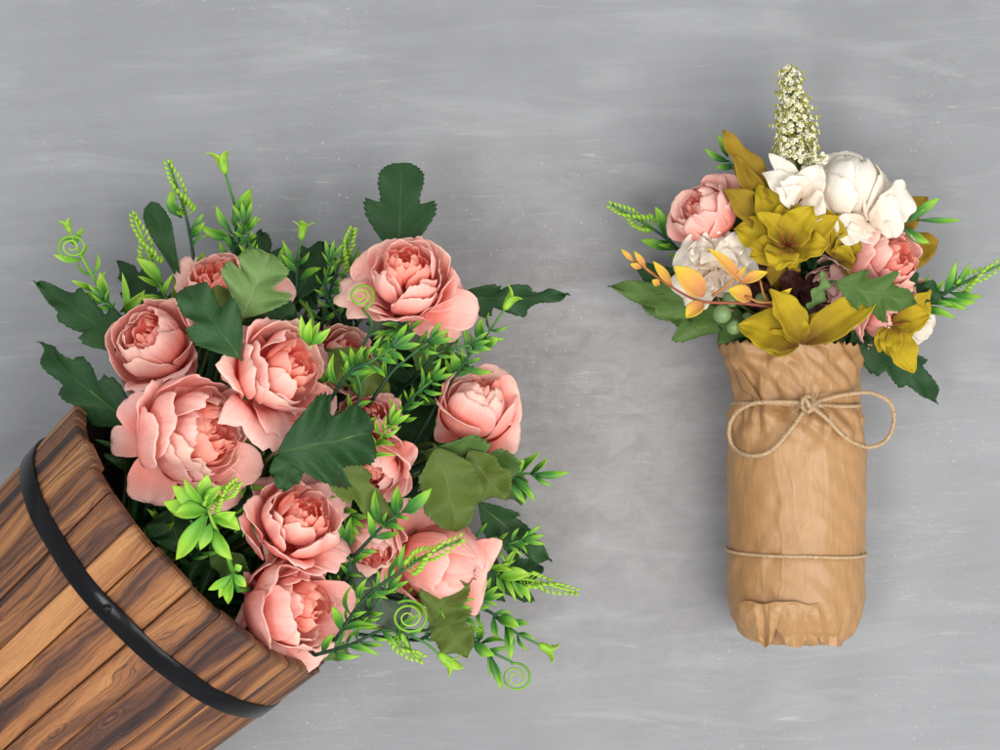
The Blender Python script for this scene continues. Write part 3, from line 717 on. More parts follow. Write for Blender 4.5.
sprig([(296, 300, 140), (297, 265, 142), (301, 238, 145)], 'short sprig with an open green bell bud between the pale leaf and the topmost rose', 'bell', 4, 2, 28, stop=.5, bell=20, extra=[(297, 275, 140, 280, 254, 148, 8), (299, 282, 140, 322, 268, 148, 9)])
sprig([(135, 330, 130), (110, 305, 130), (92, 275, 130), (78, 250, 128), (70, 232, 126)], 'lime sprig with a coiled tendril and forked tip over bare board', 'bell', 5, 4, 30, mat='sprig_lime', stop=.8, bell=14, curl=(73, 247, 132, 14, 2.2, -1.2, -1), extra=[(108, 305, 132, 100, 272, 138, 14), (108, 300, 130, 82, 302, 130, 7), (120, 312, 130, 145, 290, 140, 12), (128, 322, 130, 122, 272, 130, 8)])
sprig([(172, 310, 130), (160, 285, 130), (150, 258, 130), (134, 216, 128)], 'shorter bud spike sprig leaning out beside the coiled lime sprig', 'buds', 6, 2, 30, mat='sprig_lime', stop=.3, extra=[(163, 285, 132, 136, 258, 140, 15), (165, 300, 132, 140, 296, 140, 14)])
sprig([(322, 325, 150), (330, 292, 150), (340, 262, 152), (353, 231, 150)], 'olive-lime budded sprig close beside the topmost rose', 'buds', 7, 3, 26, stop=.4, mat='sprig_green')
sprig([(300, 300, 150), (312, 318, 200), (310, 348, 285)], 'bright forked sprig standing above the edge of the middle rose', 'none', 8, 0, 20, extra=[(309, 345, 285, 301, 315, 296, 9), (309, 345, 285, 311, 318, 300, 10), (310, 345, 285, 331, 328, 290, 9), (309, 345, 285, 320, 322, 292, 8)], mat='sprig_lime')
sprig([(350, 380, 200), (362, 348, 215), (372, 325, 215), (362, 308, 215)], 'thin stalk with a small green coil in front of the topmost rose', 'none', 9, 2, 24, curl=(361, 296, 222, 12, 2.3, -1.3, 1), stop=.5)
sprig([(400, 462, 140), (425, 425, 150), (442, 395, 155), (466, 360, 160), (490, 330, 160), (505, 308, 160)], 'long dark stalk rising to a green bell bud over the board beside the topmost rose', 'bell', 10, 3, 24, stop=.8, start=.45, bell=22, extra=[(480, 343, 160, 481, 318, 170, 12), (482, 343, 160, 499, 338, 165, 12), (468, 358, 160, 463, 322, 165, 6), (455, 372, 158, 450, 354, 168, 14), (460, 366, 160, 494, 372, 160, 7)])
sprig([(330, 400, 255), (350, 372, 265), (370, 362, 268), (392, 348, 262)], 'glossy leafy sprig crossing the small half-covered rose', 'leaf', 11, 4, 27, start=.1)
sprig([(372, 400, 200), (392, 372, 205), (415, 352, 205), (428, 343, 205)], 'leafy sprig lying under the petals of the topmost rose', 'leaf', 12, 3, 24, start=.2)
sprig([(368, 460, 235), (382, 436, 248), (390, 425, 252)], 'tiny bright leaf tuft beside the tip of the big dark leaf', 'leaf', 13, 3, 22, mat='sprig_lime', run=False)
sprig([(345, 430, 230), (360, 395, 240), (356, 372, 245)], 'upright leafy sprig between the big dark leaf and the half-covered rose', 'leaf', 14, 3, 26)
sprig([(470, 490, 130), (515, 475, 120), (538, 474, 115)], 'short sprig reaching out past the folded olive leaf towards the paper-wrapped jar', 'none', 15, 3, 30, extra=[(530, 474, 118, 570, 472, 112, 10), (515, 475, 120, 541, 451, 130, 8), (505, 472, 125, 525, 460, 130, 16), (512, 478, 120, 535, 502, 120, 9), (508, 480, 120, 526, 504, 118, 8)], start=.4)
sprig([(238, 590, 300), (226, 552, 322), (214, 525, 326), (204, 500, 328)], 'lush light green sprig hanging in front of the bucket mouth', 'none', 16, 0, 30, mat='sprig_lime', thin=2.0, spike=[(207, 508, 330), (222, 496, 336), (237, 484, 340)], hub=P(250, 600, 200), extra=[
    (206, 508, 326, 172, 485, 330, 17), (205, 505, 328, 208, 474, 336, 17), (208, 510, 330, 163, 502, 322, 18), (208, 512, 332, 174, 515, 334, 19), (212, 515, 326, 240, 530, 330, 17), (208, 515, 332, 180, 545, 330, 15), (206, 512, 334, 176, 560, 326, 17),
    (214, 528, 326, 232, 560, 326, 16), (212, 522, 326, 200, 550, 328, 13), (205, 504, 334, 184, 478, 340, 12), (210, 520, 324, 236, 512, 330, 14), (204, 506, 336, 222, 486, 344, 12),
    (234, 572, 322, 219, 598, 316, 10), (232, 574, 322, 228, 604, 312, 11), (233, 574, 322, 246, 587, 320, 10), (232, 574, 324, 208, 590, 320, 9), (234, 570, 326, 242, 566, 326, 8)])
sprig([(335, 640, 255), (365, 598, 262), (400, 572, 266), (425, 556, 266), (460, 540, 262)], 'bud spike sprig lying across the two-petalled smooth rose', 'buds', 17, 4, 30, stop=.5, mat='sprig_green')
sprig([(355, 555, 235), (385, 524, 246), (410, 508, 250)], 'glossy three-leaved sprig beneath the pale side-turned rose', 'none', 18, 3, 26, extra=[(402, 512, 250, 432, 488, 252, 13), (402, 512, 250, 420, 504, 245, 10), (395, 515, 250, 398, 485, 258, 9), (380, 525, 250, 375, 490, 256, 10)])
sprig([(315, 655, 240), (350, 645, 246), (385, 630, 246), (420, 640, 240), (440, 655, 236)], 'sprig with a large green coil and a bell bud below the lowest rose', 'bell', 19, 5, 30, stop=.65, bell=24, curl=(409, 617, 250, 17, 2.3, 2.2, -1), spike=[(398, 628, 244), (400, 645, 238), (420, 658, 232)])
sprig([(480, 560, 90), (505, 577, 92), (530, 580, 90), (575, 592, 85)], 'bud spike sprig pointing over bare board at the lower outer edge of the bouquet', 'buds', 20, 3, 30, stop=.4, extra=[(498, 578, 95, 530, 574, 100, 16), (515, 582, 92, 530, 603, 92, 8), (505, 575, 92, 518, 548, 100, 8)], mat='sprig_lime')
sprig([(455, 600, 110), (490, 612, 112), (515, 632, 108), (540, 645, 102)], 'thin sprig with a lime bell bud, second lowest over bare board', 'bell', 21, 3, 28, stop=.7, bell=22, extra=[(495, 618, 112, 520, 628, 118, 14), (505, 625, 110, 510, 660, 112, 12)])
sprig([(440, 610, 100), (470, 638, 100), (492, 652, 96), (512, 662, 90)], 'lowest sprig ending in a flat green coil above the board', 'none', 22, 3, 26, stop=.6, curl=(516, 677, 88, 15, 2.3, 1.9, -1), extra=[(472, 640, 102, 495, 656, 110, 16), (490, 655, 98, 502, 690, 98, 10), (478, 642, 100, 482, 622, 110, 9)])
sprig([(330, 330, 120), (345, 300, 120), (352, 275, 118)], 'dark leafy sprig in the gap left of the topmost rose', 'leaf', 23, 4, 28)
sprig([(280, 330, 140), (262, 296, 140), (278, 272, 140)], 'short dark leafy sprig low behind the pale lobed leaf', 'leaf', 24, 4, 26)
sprig([(400, 420, 130), (425, 395, 132), (450, 380, 130)], 'dark leafy sprig in the shade above the cream-edged rose', 'leaf', 25, 5, 28)
sprig([(330, 600, 200), (350, 570, 215), (345, 545, 220)], 'leafy sprig between the lowest rose and the smallest rose', 'leaf', 26, 4, 28)
sprig([(405, 340, 170), (402, 325, 190), (390, 340, 200)], 'leafy tuft right under the coil and the topmost rose', 'leaf', 27, 4, 26)
sprig([(300, 480, 190), (320, 500, 215), (345, 515, 220)], 'shaded leafy sprig beside the crumpled coral rose', 'leaf', 28, 4, 24)
sprig([(240, 440, 190), (255, 450, 210), (262, 440, 225)], 'small leafy sprig below the wedged crumpled rose', 'leaf', 29, 3, 26, mat='sprig_green')
sprig([(420, 640, 110), (455, 620, 120), (480, 600, 125)], 'leafy sprig under the large petals of the smooth rose', 'leaf', 30, 5, 26)
sprig([(150, 560, 150), (165, 520, 175), (170, 480, 180)], 'deep green sprig in the darkness of the bucket mouth', 'leaf', 31, 5, 34)

sprig([(250, 300, 120), (252, 262, 128), (246, 225, 132)], 'thin curved-leaf sprig beside the highest bell bud, low against the pale leaf', 'leaf', 41, 4, 24, wide=.2)
sprig([(150, 335, 150), (122, 318, 150), (104, 300, 148)], 'thin sprig spreading below the coiled lime sprig above the upper long jagged leaf', 'leaf', 42, 3, 22, wide=.2)
sprig([(340, 320, 160), (325, 290, 165), (330, 262, 165)], 'thin dark-stemmed sprig between the olive-lime budded sprig and the short bell bud', 'leaf', 43, 4, 22, wide=.2)
sprig([(395, 420, 190), (412, 398, 205), (432, 380, 212)], 'thin sprig crossing the shade left of the cream-edged rose', 'leaf', 44, 4, 22, wide=.2)
sprig([(420, 372, 170), (440, 352, 178), (470, 345, 180)], 'thin sprig directly under the lower petals of the topmost rose', 'leaf', 45, 4, 22, wide=.2)
sprig([(400, 600, 160), (430, 596, 175), (452, 602, 178)], 'thin sprig fringing the lower petals of the smooth rose', 'leaf', 46, 3, 22, wide=.2)
sprig([(345, 625, 230), (370, 610, 240), (388, 590, 244)], 'thin sprig curving up from the lowest rose towards the bud spike', 'leaf', 47, 3, 22, wide=.2)
sprig([(470, 540, 110), (500, 545, 118), (522, 540, 118)], 'thin sprig low over the board between the slim dark leaf and the bud spike', 'leaf', 48, 4, 24, wide=.2)
sprig([(320, 440, 200), (330, 400, 215), (325, 385, 225)], 'thin sprig rising between the middle rose and the big dark leaf', 'leaf', 49, 3, 20, wide=.2)
sprig([(190, 560, 200), (205, 540, 215), (190, 520, 225)], 'shaded thin sprig in the bucket mouth beneath the lush light green sprig', 'leaf', 50, 4, 24, wide=.2)
sprig([(235, 470, 225), (255, 495, 235), (250, 515, 235)], 'thin sprig in the gap between the largest rose and the crumpled coral rose', 'leaf', 51, 3, 22, wide=.2)

# ------------------------------------------------------------------ paper-wrapped jar
JC = P(796, 500, 66); JX, JZ = JC.x, 66.0
def ywf(py): return P(796, py, JZ).y
HUB2 = Vector((JX, ywf(430), JZ))
wr = root('paper_wrapped_jar', 'jar wrapped in creased brown kraft paper lying on the board and holding the mixed bouquet', 'vase', Vector((JX, ywf(645), 0)))
RP = [(345, 65.5), (360, 64), (378, 61.5), (392, 59), (403, 57), (412, 61), (424, 65), (450, 66.5), (500, 66), (545, 65.2), (556, 65.2), (596, 65.5), (608, 63.5), (620, 59), (632, 53), (638, 47), (641, 34), (642, 8)]
def ridge(x): return 1 - abs(2 * (x - math.floor(x)) - 1)
def jar_pt(py, th, extra=0.0):
    r = tab(RP, py)
    u = th / (2 * PI)
    neck = math.exp(-((py - 404) / 17.0) ** 2); top = sstep(400, 350, py); near = math.exp(-((py - 424) / 16.0) ** 2)
    k = neck * .9 + near * .5 + top * .12
    r += k * 5.0 * (ridge(u * 17 + 1.3 * nz(u * 9, py * .012)) - .5) * (1 if py > 385 else 1.2)
    r += top * 7.0 * nz(math.cos(th) * 2.1, math.sin(th) * 2.1, py * .028)
    r += 1.0 * nz(math.cos(th) * 1.6, math.sin(th) * 1.6, py * .009) * (1 - neck)
    cr = abs(nz(math.cos(th) * 3.1 + 5, math.sin(th) * 3.1, py * .013))          # sharp long creases
    bt = sstep(600, 632, py)
    r += bt * 3.5 * (ridge(u * 9 + .8 * nz(u * 5, py * .02)) - .6)
    d55 = math.exp(-((py - 550) / 4.0) ** 2); r -= 1.0 * d55
    q = Vector((math.sin(th) * 66, py * .8, math.cos(th) * 66))
    crk = top * 1.15 + neck * .6 + near * .7 + sstep(590, 625, py) * .5 + .19 + .30 * max(0, nz(q.x * .02, q.y * .02, q.z * .02))
    wq = Vector((nz(q.x * .03, q.y * .03, q.z * .03), nz(q.y * .03 + 9, q.z * .03, q.x * .03), nz(q.z * .03 + 4, q.x * .03, q.y * .03 + 2)))
    for (dx_, dy_, dz_, f_, ph_) in ((.8, .5, .3, .031, .1), (-.6, .7, .4, .037, .43), (.3, -.2, .9, .045, .77), (.5, -.9, -.2, .060, .2)):
        r += crk * 5.4 * (ridge((q.x * dx_ + q.y * dy_ + q.z * dz_) * f_ + ph_ + wq.x * .55 + wq.z * .3) - .5) * (.031 / f_) ** .5 * .7
    r += extra
    # top edge leans out on the near left; flatten under side on the board
    x = JX + math.sin(th) * r * 1.0; z = JZ + math.cos(th) * r
    if py < 400: x += -5.0 * top
    z = max(z, .6 + .3 * abs(nz(th * 3, py * .05)))
    return Vector((x, ywf(py), z))
mb = MB(); rows = []; NT = 240
ys = [345 + i * 1.98 for i in range(151)]
for i, py in enumerate(ys):
    row = []
    for k in range(NT):
        th = 2 * PI * k / NT; q = py
        if i < 4:   # pinked zig-zag edge, not quite level
            z = ridge(k / NT * 52); e = 4.5 * (z - .5) + 3.5 * nz(th * 1.2, 3.3) + 2.0 * math.sin(th + 2.2)
            q = py - e * (1 - i / 4)
        row.append(mb.vert(jar_pt(q, th), k / NT, i / len(ys)))
    rows.append(row)
mb.grid(rows, closed=True)
wrap = mb.build('paper_wrap', 'kraft_paper', wr, solid=.9)
# folded paper ends at the bottom: pleated triangular flaps lying over the closed end
def flap(pts, lift, name='paper_flap'):
    """pts: (px, py) outline fan: first point is the root corner"""
    mb = MB(); n = 8
    a, b_, c_ = pts
    rows = []
    for i in range(n + 1):
        row = []
        for j in range(n + 1):
            u, v = i / n, j / n
            px = lerp(lerp(a[0], b_[0], u), c_[0], v); py = lerp(lerp(a[1], b_[1], u), c_[1], v)
            r = max(6, tab(RP, min(py, 642))); dx = (px - 796) * .965
            zz = JZ + math.sqrt(max(4, r * r - dx * dx)) if abs(dx) < r else JZ
            zz += lift * (1 - (1 - v) * .8) * (1 + .25 * nz(px * .05, py * .05)) + .8 * nz(px * .09, py * .1) + 1.4
            k = (H - zz) / H
            row.append(mb.vert(Vector(((px - 500) * k, (375 - py) * k, zz)), u, v))
        rows.append(row)
    mb.grid(rows); return mb.build(name, 'kraft_paper', wr, solid=.9)
mb = MB(); rows = []; NU, NV = 132, 14
END = [(738, 606), (743, 622), (750, 634), (766, 648), (771, 642), (776, 628), (781, 633), (787, 646), (800, 648), (806, 640), (811, 632), (817, 637), (826, 645), (840, 647), (846, 636), (850, 622), (856, 606)]
PLT = [(738, 0), (748, .2), (757, 1), (764, -.5), (770, .9), (779, -.6), (788, .8), (795, 1.2), (804, -.6), (812, .1), (820, 1.3), (826, -.4), (836, 1.0), (843, -.3), (850, .9), (856, 0)]
for j in range(NV + 1):
    row = []; v = j / NV
    for i in range(NU + 1):
        px = lerp(738, 856, i / NU); y0 = 604 + 7 * nz(px * .05, 2.2) - 3 * math.cos((px - 797) / 59 * 1.5)
        py = lerp(y0, max(y0 + 2, tab(END, px)), v) + 1.2 * v * nz(px * .35)
        r = max(30, tab(RP, min(py, 636))); dx = (px - 796 + 3 * v * nz(py * .1, px * .03)) * .955
        zz = JZ + math.sqrt(max(4, r * r - dx * dx * .93)) if abs(dx) < r else JZ
        zz += 4.5 + 3.5 * min(1, v * 3) + 4.8 * v ** .7 * tab(PLT, px + 7 * (v - .5) * math.sin(px * .09)) + 1.2 * nz(px * .12, py * .12)
        k = (H - zz) / H; row.append(mb.vert(Vector(((px - 500) * k, (375 - py) * k, zz)), i / NU, v))
    rows.append(row)
mb.grid(rows); mb.build('paper_end_fold', 'kraft_paper', wr, solid=.9, smooth=False)
flap([(742, 390), (728, 352), (762, 402)], 3, 'paper_fold')

def rope(mb, pts, R=2.1, pitch=9.0, ply=3, seg=6):
    """twisted plies along a dense path"""
    # resample
    cum = [0.0]
    for a, b in zip(pts, pts[1:]): cum.append(cum[-1] + (b - a).length)
    Lt = cum[-1]; n = max(8, int(Lt / 1.1)); base = []; j = 0
    for i in range(n + 1):
        x = Lt * i / n
        while j < len(cum) - 2 and cum[j + 1] < x: j += 1
        base.append(pts[j].lerp(pts[j + 1], (x - cum[j]) / max(1e-6, cum[j + 1] - cum[j])))
    s = None; frames = []
    for i, p in enumerate(base):
        t = (base[min(n, i + 1)] - base[max(0, i - 1)]).normalized()
        if s is None: _, s, u = frame_for(t)
        else: s = (s - t * s.dot(t)).normalized()
        frames.append((s.copy(), s.cross(t).normalized()))
    for q in range(ply):
        pp = []
        for i, p in enumerate(base):
            a = 2 * PI * (Lt * i / n) / pitch + 2 * PI * q / ply; s_, u_ = frames[i]
            pp.append(p + (s_ * math.cos(a) + u_ * math.sin(a)) * R * .52)
        tube(mb, pp, [R * .60 * (1 + .15 * nz(i * .13, q * 5.0)) for i in range(n + 1)], seg, rnd=q / ply)
    r = random.Random(int(Lt * 10))
    for k in range(int(Lt / 4)):
        i = r.randrange(1, n); s_, u_ = frames[i]; a = r.uniform(0, 2 * PI); o = s_ * math.cos(a) + u_ * math.sin(a)
        t = (base[min(n, i + 1)] - base[i - 1]).normalized()
        p = base[i] + o * R * .8; l = r.uniform(2, 6)
        tube(mb, [p, p + o * l * .3 + t * l * .5, p + o * l * .55 + t * l], [.22, .18, .12], 3)

bow = root('twine_bow', 'jute twine bow with two open loops tied round the neck of the wrapped jar', 'twine bow', P(808, 405, 128))
mb = MB()
ring = [Vector((JX + math.sin(th) * (tab(RP, 404) + 2.8), ywf(404 + 1.5 * math.sin(th * 2)), max(2.5, JZ + math.cos(th) * (tab(RP, 404) + 3.2)))) for th in [2 * PI * k / 96 for k in range(97)]]
rope(mb, ring, 1.8); mb.build('neck_wrap', 'jute_twine', bow)
K = (808, 404)
def loop(pts, nm):
    mb = MB(); rope(mb, spline([P(*p) for p in pts], 90), 1.85); return mb.build(nm, 'jute_twine', bow)
loop([(808, 403, 134), (780, 402, 133), (752, 404, 122), (734, 416, 104), (729, 434, 92), (735, 449, 98), (752, 456, 120), (772, 450, 131), (792, 428, 136), (806, 408, 136)], 'bow_loop')
loop([(810, 405, 136), (826, 399, 133), (848, 394, 118), (872, 393, 100), (890, 403, 88), (894, 421, 82), (886, 440, 84), (868, 447, 96), (846, 438, 120), (828, 420, 134), (811, 406, 136)], 'bow_loop')
mb = MB()
rope(mb, [P(808 + 6 * math.cos(a), 404 + 7.5 * math.sin(a), 135 + 4 * math.sin(a * .5)) for a in [x * .15 for x in range(-8, 36)]], 1.9)
rope(mb, spline([P(802, 398, 134), P(807, 402, 140), P(812, 411, 135)], 10), 2.2)
mb.build('knot', 'jute_twine', bow)
mb = MB(); r_ = random.Random(2)
for k in range(26):      # frayed fibres at the knot
    a = r_.uniform(0, 2 * PI); l = r_.uniform(8, 26); p = P(808 + r_.uniform(-5, 5), 404 + r_.uniform(-5, 5), 138)
    e = p + Vector((math.cos(a), math.sin(a), r_.uniform(-.1, .35))) * l
    tube(mb, spline([p, p.lerp(e, .5) + Vector((0, 0, 3)), e], 6), .22, 3)
mb.build('frayed_fibre', 'jute_twine', bow)
low = root('twine_ring', 'single jute twine strand wound round the lower half of the wrapped jar', 'twine', P(796, 550, 130))
mb = MB()
rope(mb, [Vector((JX + math.sin(th) * (tab(RP, 550) + 1.2), ywf(550 + 2.2 * math.sin(th) * math.cos(th * .5) + 1.5 * math.sin(th)), max(1.8, JZ + math.cos(th) * (tab(RP, 550) + 1.6)))) for th in [2 * PI * k / 120 for k in range(121)]], 1.5, 7)
mb.build('strand', 'jute_twine', low)

# ------------------------------------------------------------------ mixed bouquet in the jar
G2 = 'flowers and greenery of the jar bouquet'
rose(706, 212, 105, 64, (-.6, -.55, .4), 'pink rose on the outer left of the jar bouquet above the white ruffled blossom', seed=41, spin=2.5, hub=HUB2, tight=1, group='pink roses of the jar bouquet', extra=[(667, 222, 85, 36), (674, 200, 95, 34), (720, 174, 90, 40)])
rose(886, 264, 108, 78, (.6, -.3, .6), 'pink rose between the white blossoms and a lobed green leaf', seed=142, spin=2.1, tight=1, hub=HUB2, group='pink roses of the jar bouquet', extra=[(872, 238, 105, 44), (852, 250, 95, 34)])
rose(886, 312, 90, 76, (.5, .5, .5), 'pink rose behind the small olive lily at the jar mouth', seed=43, spin=1.5, tight=1, hub=HUB2, group='pink roses of the jar bouquet', extra=[(858, 318, 80, 34), (932, 300, 80, 40), (870, 330, 80, 40)])
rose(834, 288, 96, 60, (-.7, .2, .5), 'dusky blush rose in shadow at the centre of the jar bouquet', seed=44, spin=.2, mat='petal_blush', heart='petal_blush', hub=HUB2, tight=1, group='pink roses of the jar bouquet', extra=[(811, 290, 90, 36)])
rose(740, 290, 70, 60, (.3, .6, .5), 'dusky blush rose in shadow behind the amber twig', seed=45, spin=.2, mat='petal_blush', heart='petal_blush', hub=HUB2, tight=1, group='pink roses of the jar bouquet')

def blossom(center, petals, label, mat, seed=1, name='white_blossom', cat='flower', prof='petal', stamens=0, hub=None, group=None, wave=.12, bend=.06, cup=.3, stamen_mat='stamen_red'):
    """petals: (tip px, py, z, width[, roll])"""
    r = random.Random(seed); c = P(*center); rt = root(name, label, cat, c.copy(), group)
    for p in petals:
        T = P(*p[:3]); mb = MB()
        B = c + (T - c) * .04 + (c - T).cross(Vector((0, 0, 1))).normalized() * r.uniform(-2, 2)
        blade(mb, B, T, p[3], prof, roll=(p[4] if len(p) > 4 else r.uniform(-.25, .25)), bend=bend * r.uniform(-.2, 1.6), droop=r.uniform(-.05, .22), cup=cup * r.uniform(.4, 1.1), wave=wave * (1.3 if 'olive' in mat else .9), m=20, n=8, rnd=r.random(), seed=seed + p[0] * .37, pleat=.035 if 'olive' in mat else .012, fold=.16 if 'olive' in mat else .06, sbend=r.uniform(-.06, .06))
        mb.build('petal', mat, rt, solid=.8)
    if stamens:
        mb = MB()
        for k in range(stamens):
            a = 2 * PI * k / stamens; d = (Vector((math.cos(a) * .55, math.sin(a) * .55, 1)) + (P(*petals[0][:3]) - c).normalized() * .2).normalized()
            e = c + d * r.uniform(16, 22); tube(mb, [c, c.lerp(e, .5) + d * .3, e], .55, 5); blob(mb, e, 1.5, 6, 5, ax=d, sc=(.7, .7, 1.6))
        mb.build('stamen_tuft', stamen_mat, rt)
    mb = MB(); hb = hub or HUB2
    tube(mb, bez(c - Vector((0, 0, 6)), c - Vector((0, 0, c.z * .55)), hb + (c - hb) * .5 - Vector((0, 0, 25)), hb, 10), 2.0, 7); blob(mb, c - Vector((0, 0, 10)), 3.0, 10, 7, bv=.2)
    mb.build('stem', 'stem_olive', rt)
    return rt

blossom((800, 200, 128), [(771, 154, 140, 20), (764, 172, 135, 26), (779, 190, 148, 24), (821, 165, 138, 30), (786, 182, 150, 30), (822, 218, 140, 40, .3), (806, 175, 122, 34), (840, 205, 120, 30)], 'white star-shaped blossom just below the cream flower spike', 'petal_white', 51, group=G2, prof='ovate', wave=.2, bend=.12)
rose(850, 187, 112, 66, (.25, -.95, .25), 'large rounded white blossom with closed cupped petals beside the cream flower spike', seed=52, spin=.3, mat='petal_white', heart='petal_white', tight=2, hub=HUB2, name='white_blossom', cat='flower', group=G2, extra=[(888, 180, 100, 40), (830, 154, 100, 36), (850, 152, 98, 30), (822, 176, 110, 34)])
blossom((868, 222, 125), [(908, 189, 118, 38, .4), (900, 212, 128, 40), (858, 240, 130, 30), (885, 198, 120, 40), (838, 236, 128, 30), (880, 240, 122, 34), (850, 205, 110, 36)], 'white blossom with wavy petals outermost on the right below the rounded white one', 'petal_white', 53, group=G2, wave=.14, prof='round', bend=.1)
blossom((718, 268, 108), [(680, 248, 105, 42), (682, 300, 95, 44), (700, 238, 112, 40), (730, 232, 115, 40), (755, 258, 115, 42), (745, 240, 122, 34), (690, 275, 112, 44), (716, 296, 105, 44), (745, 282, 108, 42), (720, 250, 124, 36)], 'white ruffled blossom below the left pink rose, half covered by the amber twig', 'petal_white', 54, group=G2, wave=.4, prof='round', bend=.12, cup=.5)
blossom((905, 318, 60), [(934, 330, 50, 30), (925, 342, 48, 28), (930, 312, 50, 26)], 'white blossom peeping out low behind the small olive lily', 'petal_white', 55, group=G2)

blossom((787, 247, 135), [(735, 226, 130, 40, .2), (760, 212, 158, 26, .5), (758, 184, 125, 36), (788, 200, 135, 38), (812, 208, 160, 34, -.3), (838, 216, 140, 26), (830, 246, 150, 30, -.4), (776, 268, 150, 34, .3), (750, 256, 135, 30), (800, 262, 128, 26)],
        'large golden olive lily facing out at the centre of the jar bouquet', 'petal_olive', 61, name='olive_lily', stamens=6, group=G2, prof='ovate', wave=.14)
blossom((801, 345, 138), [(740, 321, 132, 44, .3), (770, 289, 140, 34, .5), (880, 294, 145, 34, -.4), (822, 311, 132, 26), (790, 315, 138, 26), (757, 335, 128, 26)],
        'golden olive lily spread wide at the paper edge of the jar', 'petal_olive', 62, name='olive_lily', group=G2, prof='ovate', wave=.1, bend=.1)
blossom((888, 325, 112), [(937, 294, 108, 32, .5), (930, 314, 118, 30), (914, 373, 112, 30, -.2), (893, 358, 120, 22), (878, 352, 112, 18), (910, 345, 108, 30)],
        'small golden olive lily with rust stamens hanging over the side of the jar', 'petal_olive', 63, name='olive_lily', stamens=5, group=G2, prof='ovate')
blossom((838, 262, 118), [(876, 234, 122, 30), (858, 228, 128, 28), (856, 198, 126, 26), (825, 208, 130, 26), (860, 262, 115, 26), (848, 245, 130, 24), (885, 232, 108, 30)], 'olive flower seen from the side between the centre lily and the white blossoms', 'petal_olive', 64, name='olive_lily', group=G2, prof='ovate')

def jleaf(B, T, w, prof, mat, label, **k):
    return leaf(B, T, w, prof, mat, label, hub=HUB2, group=k.pop('group', 'leaves of the jar bouquet'), **k)
O = dict(serr=0, m=24, cup=.25, stem_mat='stem_olive')
jleaf((770, 222, 115), (722, 131, 110), 34, 'ovate', 'leaf_olive', 'tall ochre leaf beside the cream flower spike, pointing straight up', name='ochre_leaf', roll=.4, bend=.06, **O)
jleaf((772, 225, 120), (735, 155, 120), 26, 'ovate', 'leaf_olive', 'ochre leaf folded against the tall ochre leaf', name='ochre_leaf', roll=-.5, bend=-.03, **O)
jleaf((778, 232, 118), (724, 189, 128), 34, 'ovate', 'leaf_olive', 'ochre leaf lying over the edge of the outer left pink rose', name='ochre_leaf', roll=.1, **O)
jleaf((868, 240, 90), (927, 197, 85), 34, 'ovate', 'leaf_olive', 'brownish ochre leaf sticking out behind the wavy white blossom', name='ochre_leaf', roll=.1, **O)
jleaf((880, 262, 70), (939, 241, 70), 40, 'ovate', 'leaf_olive', 'brownish ochre leaf sticking out behind the pink rose and below a forked sprig', name='ochre_leaf', roll=-.1, **O)
jleaf((790, 290, 90), (770, 255, 110), 34, 'ovate', 'leaf_olive', 'shaded ochre leaf under the large centre lily', name='ochre_leaf', **O)
jleaf((745, 315, 75), (608, 286, 55), 52, 'long', 'leaf_mid', 'lobed green leaf at the lower left of the jar bouquet resting near the board', roll=.1, bend=.04)
jleaf((760, 330, 80), (640, 300, 48), 56, 'five', 'leaf_mid', 'darker green lobed leaf under the green berries', roll=-.3)
jleaf((728, 330, 60), (634, 262, 45), 40, 'ovate', 'leaf_dark', 'plain dark green leaf under the amber twig', roll=.1)
jleaf((835, 282, 146), (916, 302, 146), 52, 'five', 'leaf_mid', 'lobed mid green leaf across the two right pink roses', roll=.25, flip=False)
jleaf((872, 300, 100), (944, 292, 88), 44, 'five', 'leaf_dark', 'dark green leaf poking out between the two right pink roses', roll=-.2)
jleaf((800, 315, 96), (786, 268, 104), 34, 'ovate', 'leaf_maroon', 'dark maroon leaf in the hollow under the large centre lily', serr=0, m=24, stem_mat='stem_rust', roll=.3)
jleaf((780, 312, 100), (752, 282, 98), 30, 'ovate', 'leaf_maroon', 'dark maroon leaf in the hollow beside the amber twig', serr=0, m=24, stem_mat='stem_rust', roll=-.3)
jleaf((808, 318, 98), (816, 272, 98), 30, 'ovate', 'leaf_maroon', 'dark maroon leaf beside the small curled pale green leaf', serr=0, m=24, stem_mat='stem_rust', roll=.2)
jleaf((808, 310, 128), (824, 272, 150), 26, 'ovate', 'leaf_pale', 'small pale green curled leaf above the spread olive lily', roll=.9)
jleaf((852, 332, 85), (938, 404, 40), 48, 'long', 'leaf_dark', 'dark jagged leaf drooping beside the jar below the small olive lily', roll=.1, bend=.08, sbend=-.05)
jleaf((830, 338, 90), (880, 330, 85), 30, 'ovate', 'leaf_dark', 'short dark leaf at the mouth of the paper wrap', roll=.3)
jleaf((770, 330, 75), (716, 322, 65), 34, 'ovate', 'leaf_dark', 'short dark leaf beneath the lowest green berry')
r_ = random.Random(77)
for k, (x, y) in enumerate([(760, 270), (790, 290), (815, 300), (835, 315), (770, 310), (800, 270), (850, 280), (750, 300), (860, 325), (820, 250), (740, 250), (780, 330), (825, 335), (870, 250), (735, 215), (790, 225), (850, 230)]):
    a = r_.uniform(0, 2 * PI); l = 46; z0 = r_.uniform(45, 80)
    jleaf((x - math.cos(a) * l * .5, y - math.sin(a) * l * .5, z0), (x + math.cos(a) * l * .5, y + math.sin(a) * l * .5, z0 + r_.uniform(-10, 15)), 50, r_.choice(['tri', 'ovate']), 'leaf_dark',
          'dark shadowed leaf deep between the flowers of the wrapped jar', roll=r_.uniform(-.4, .4), group='shadowed leaves deep in the jar bouquet', m=24, sd=k * 2.1)

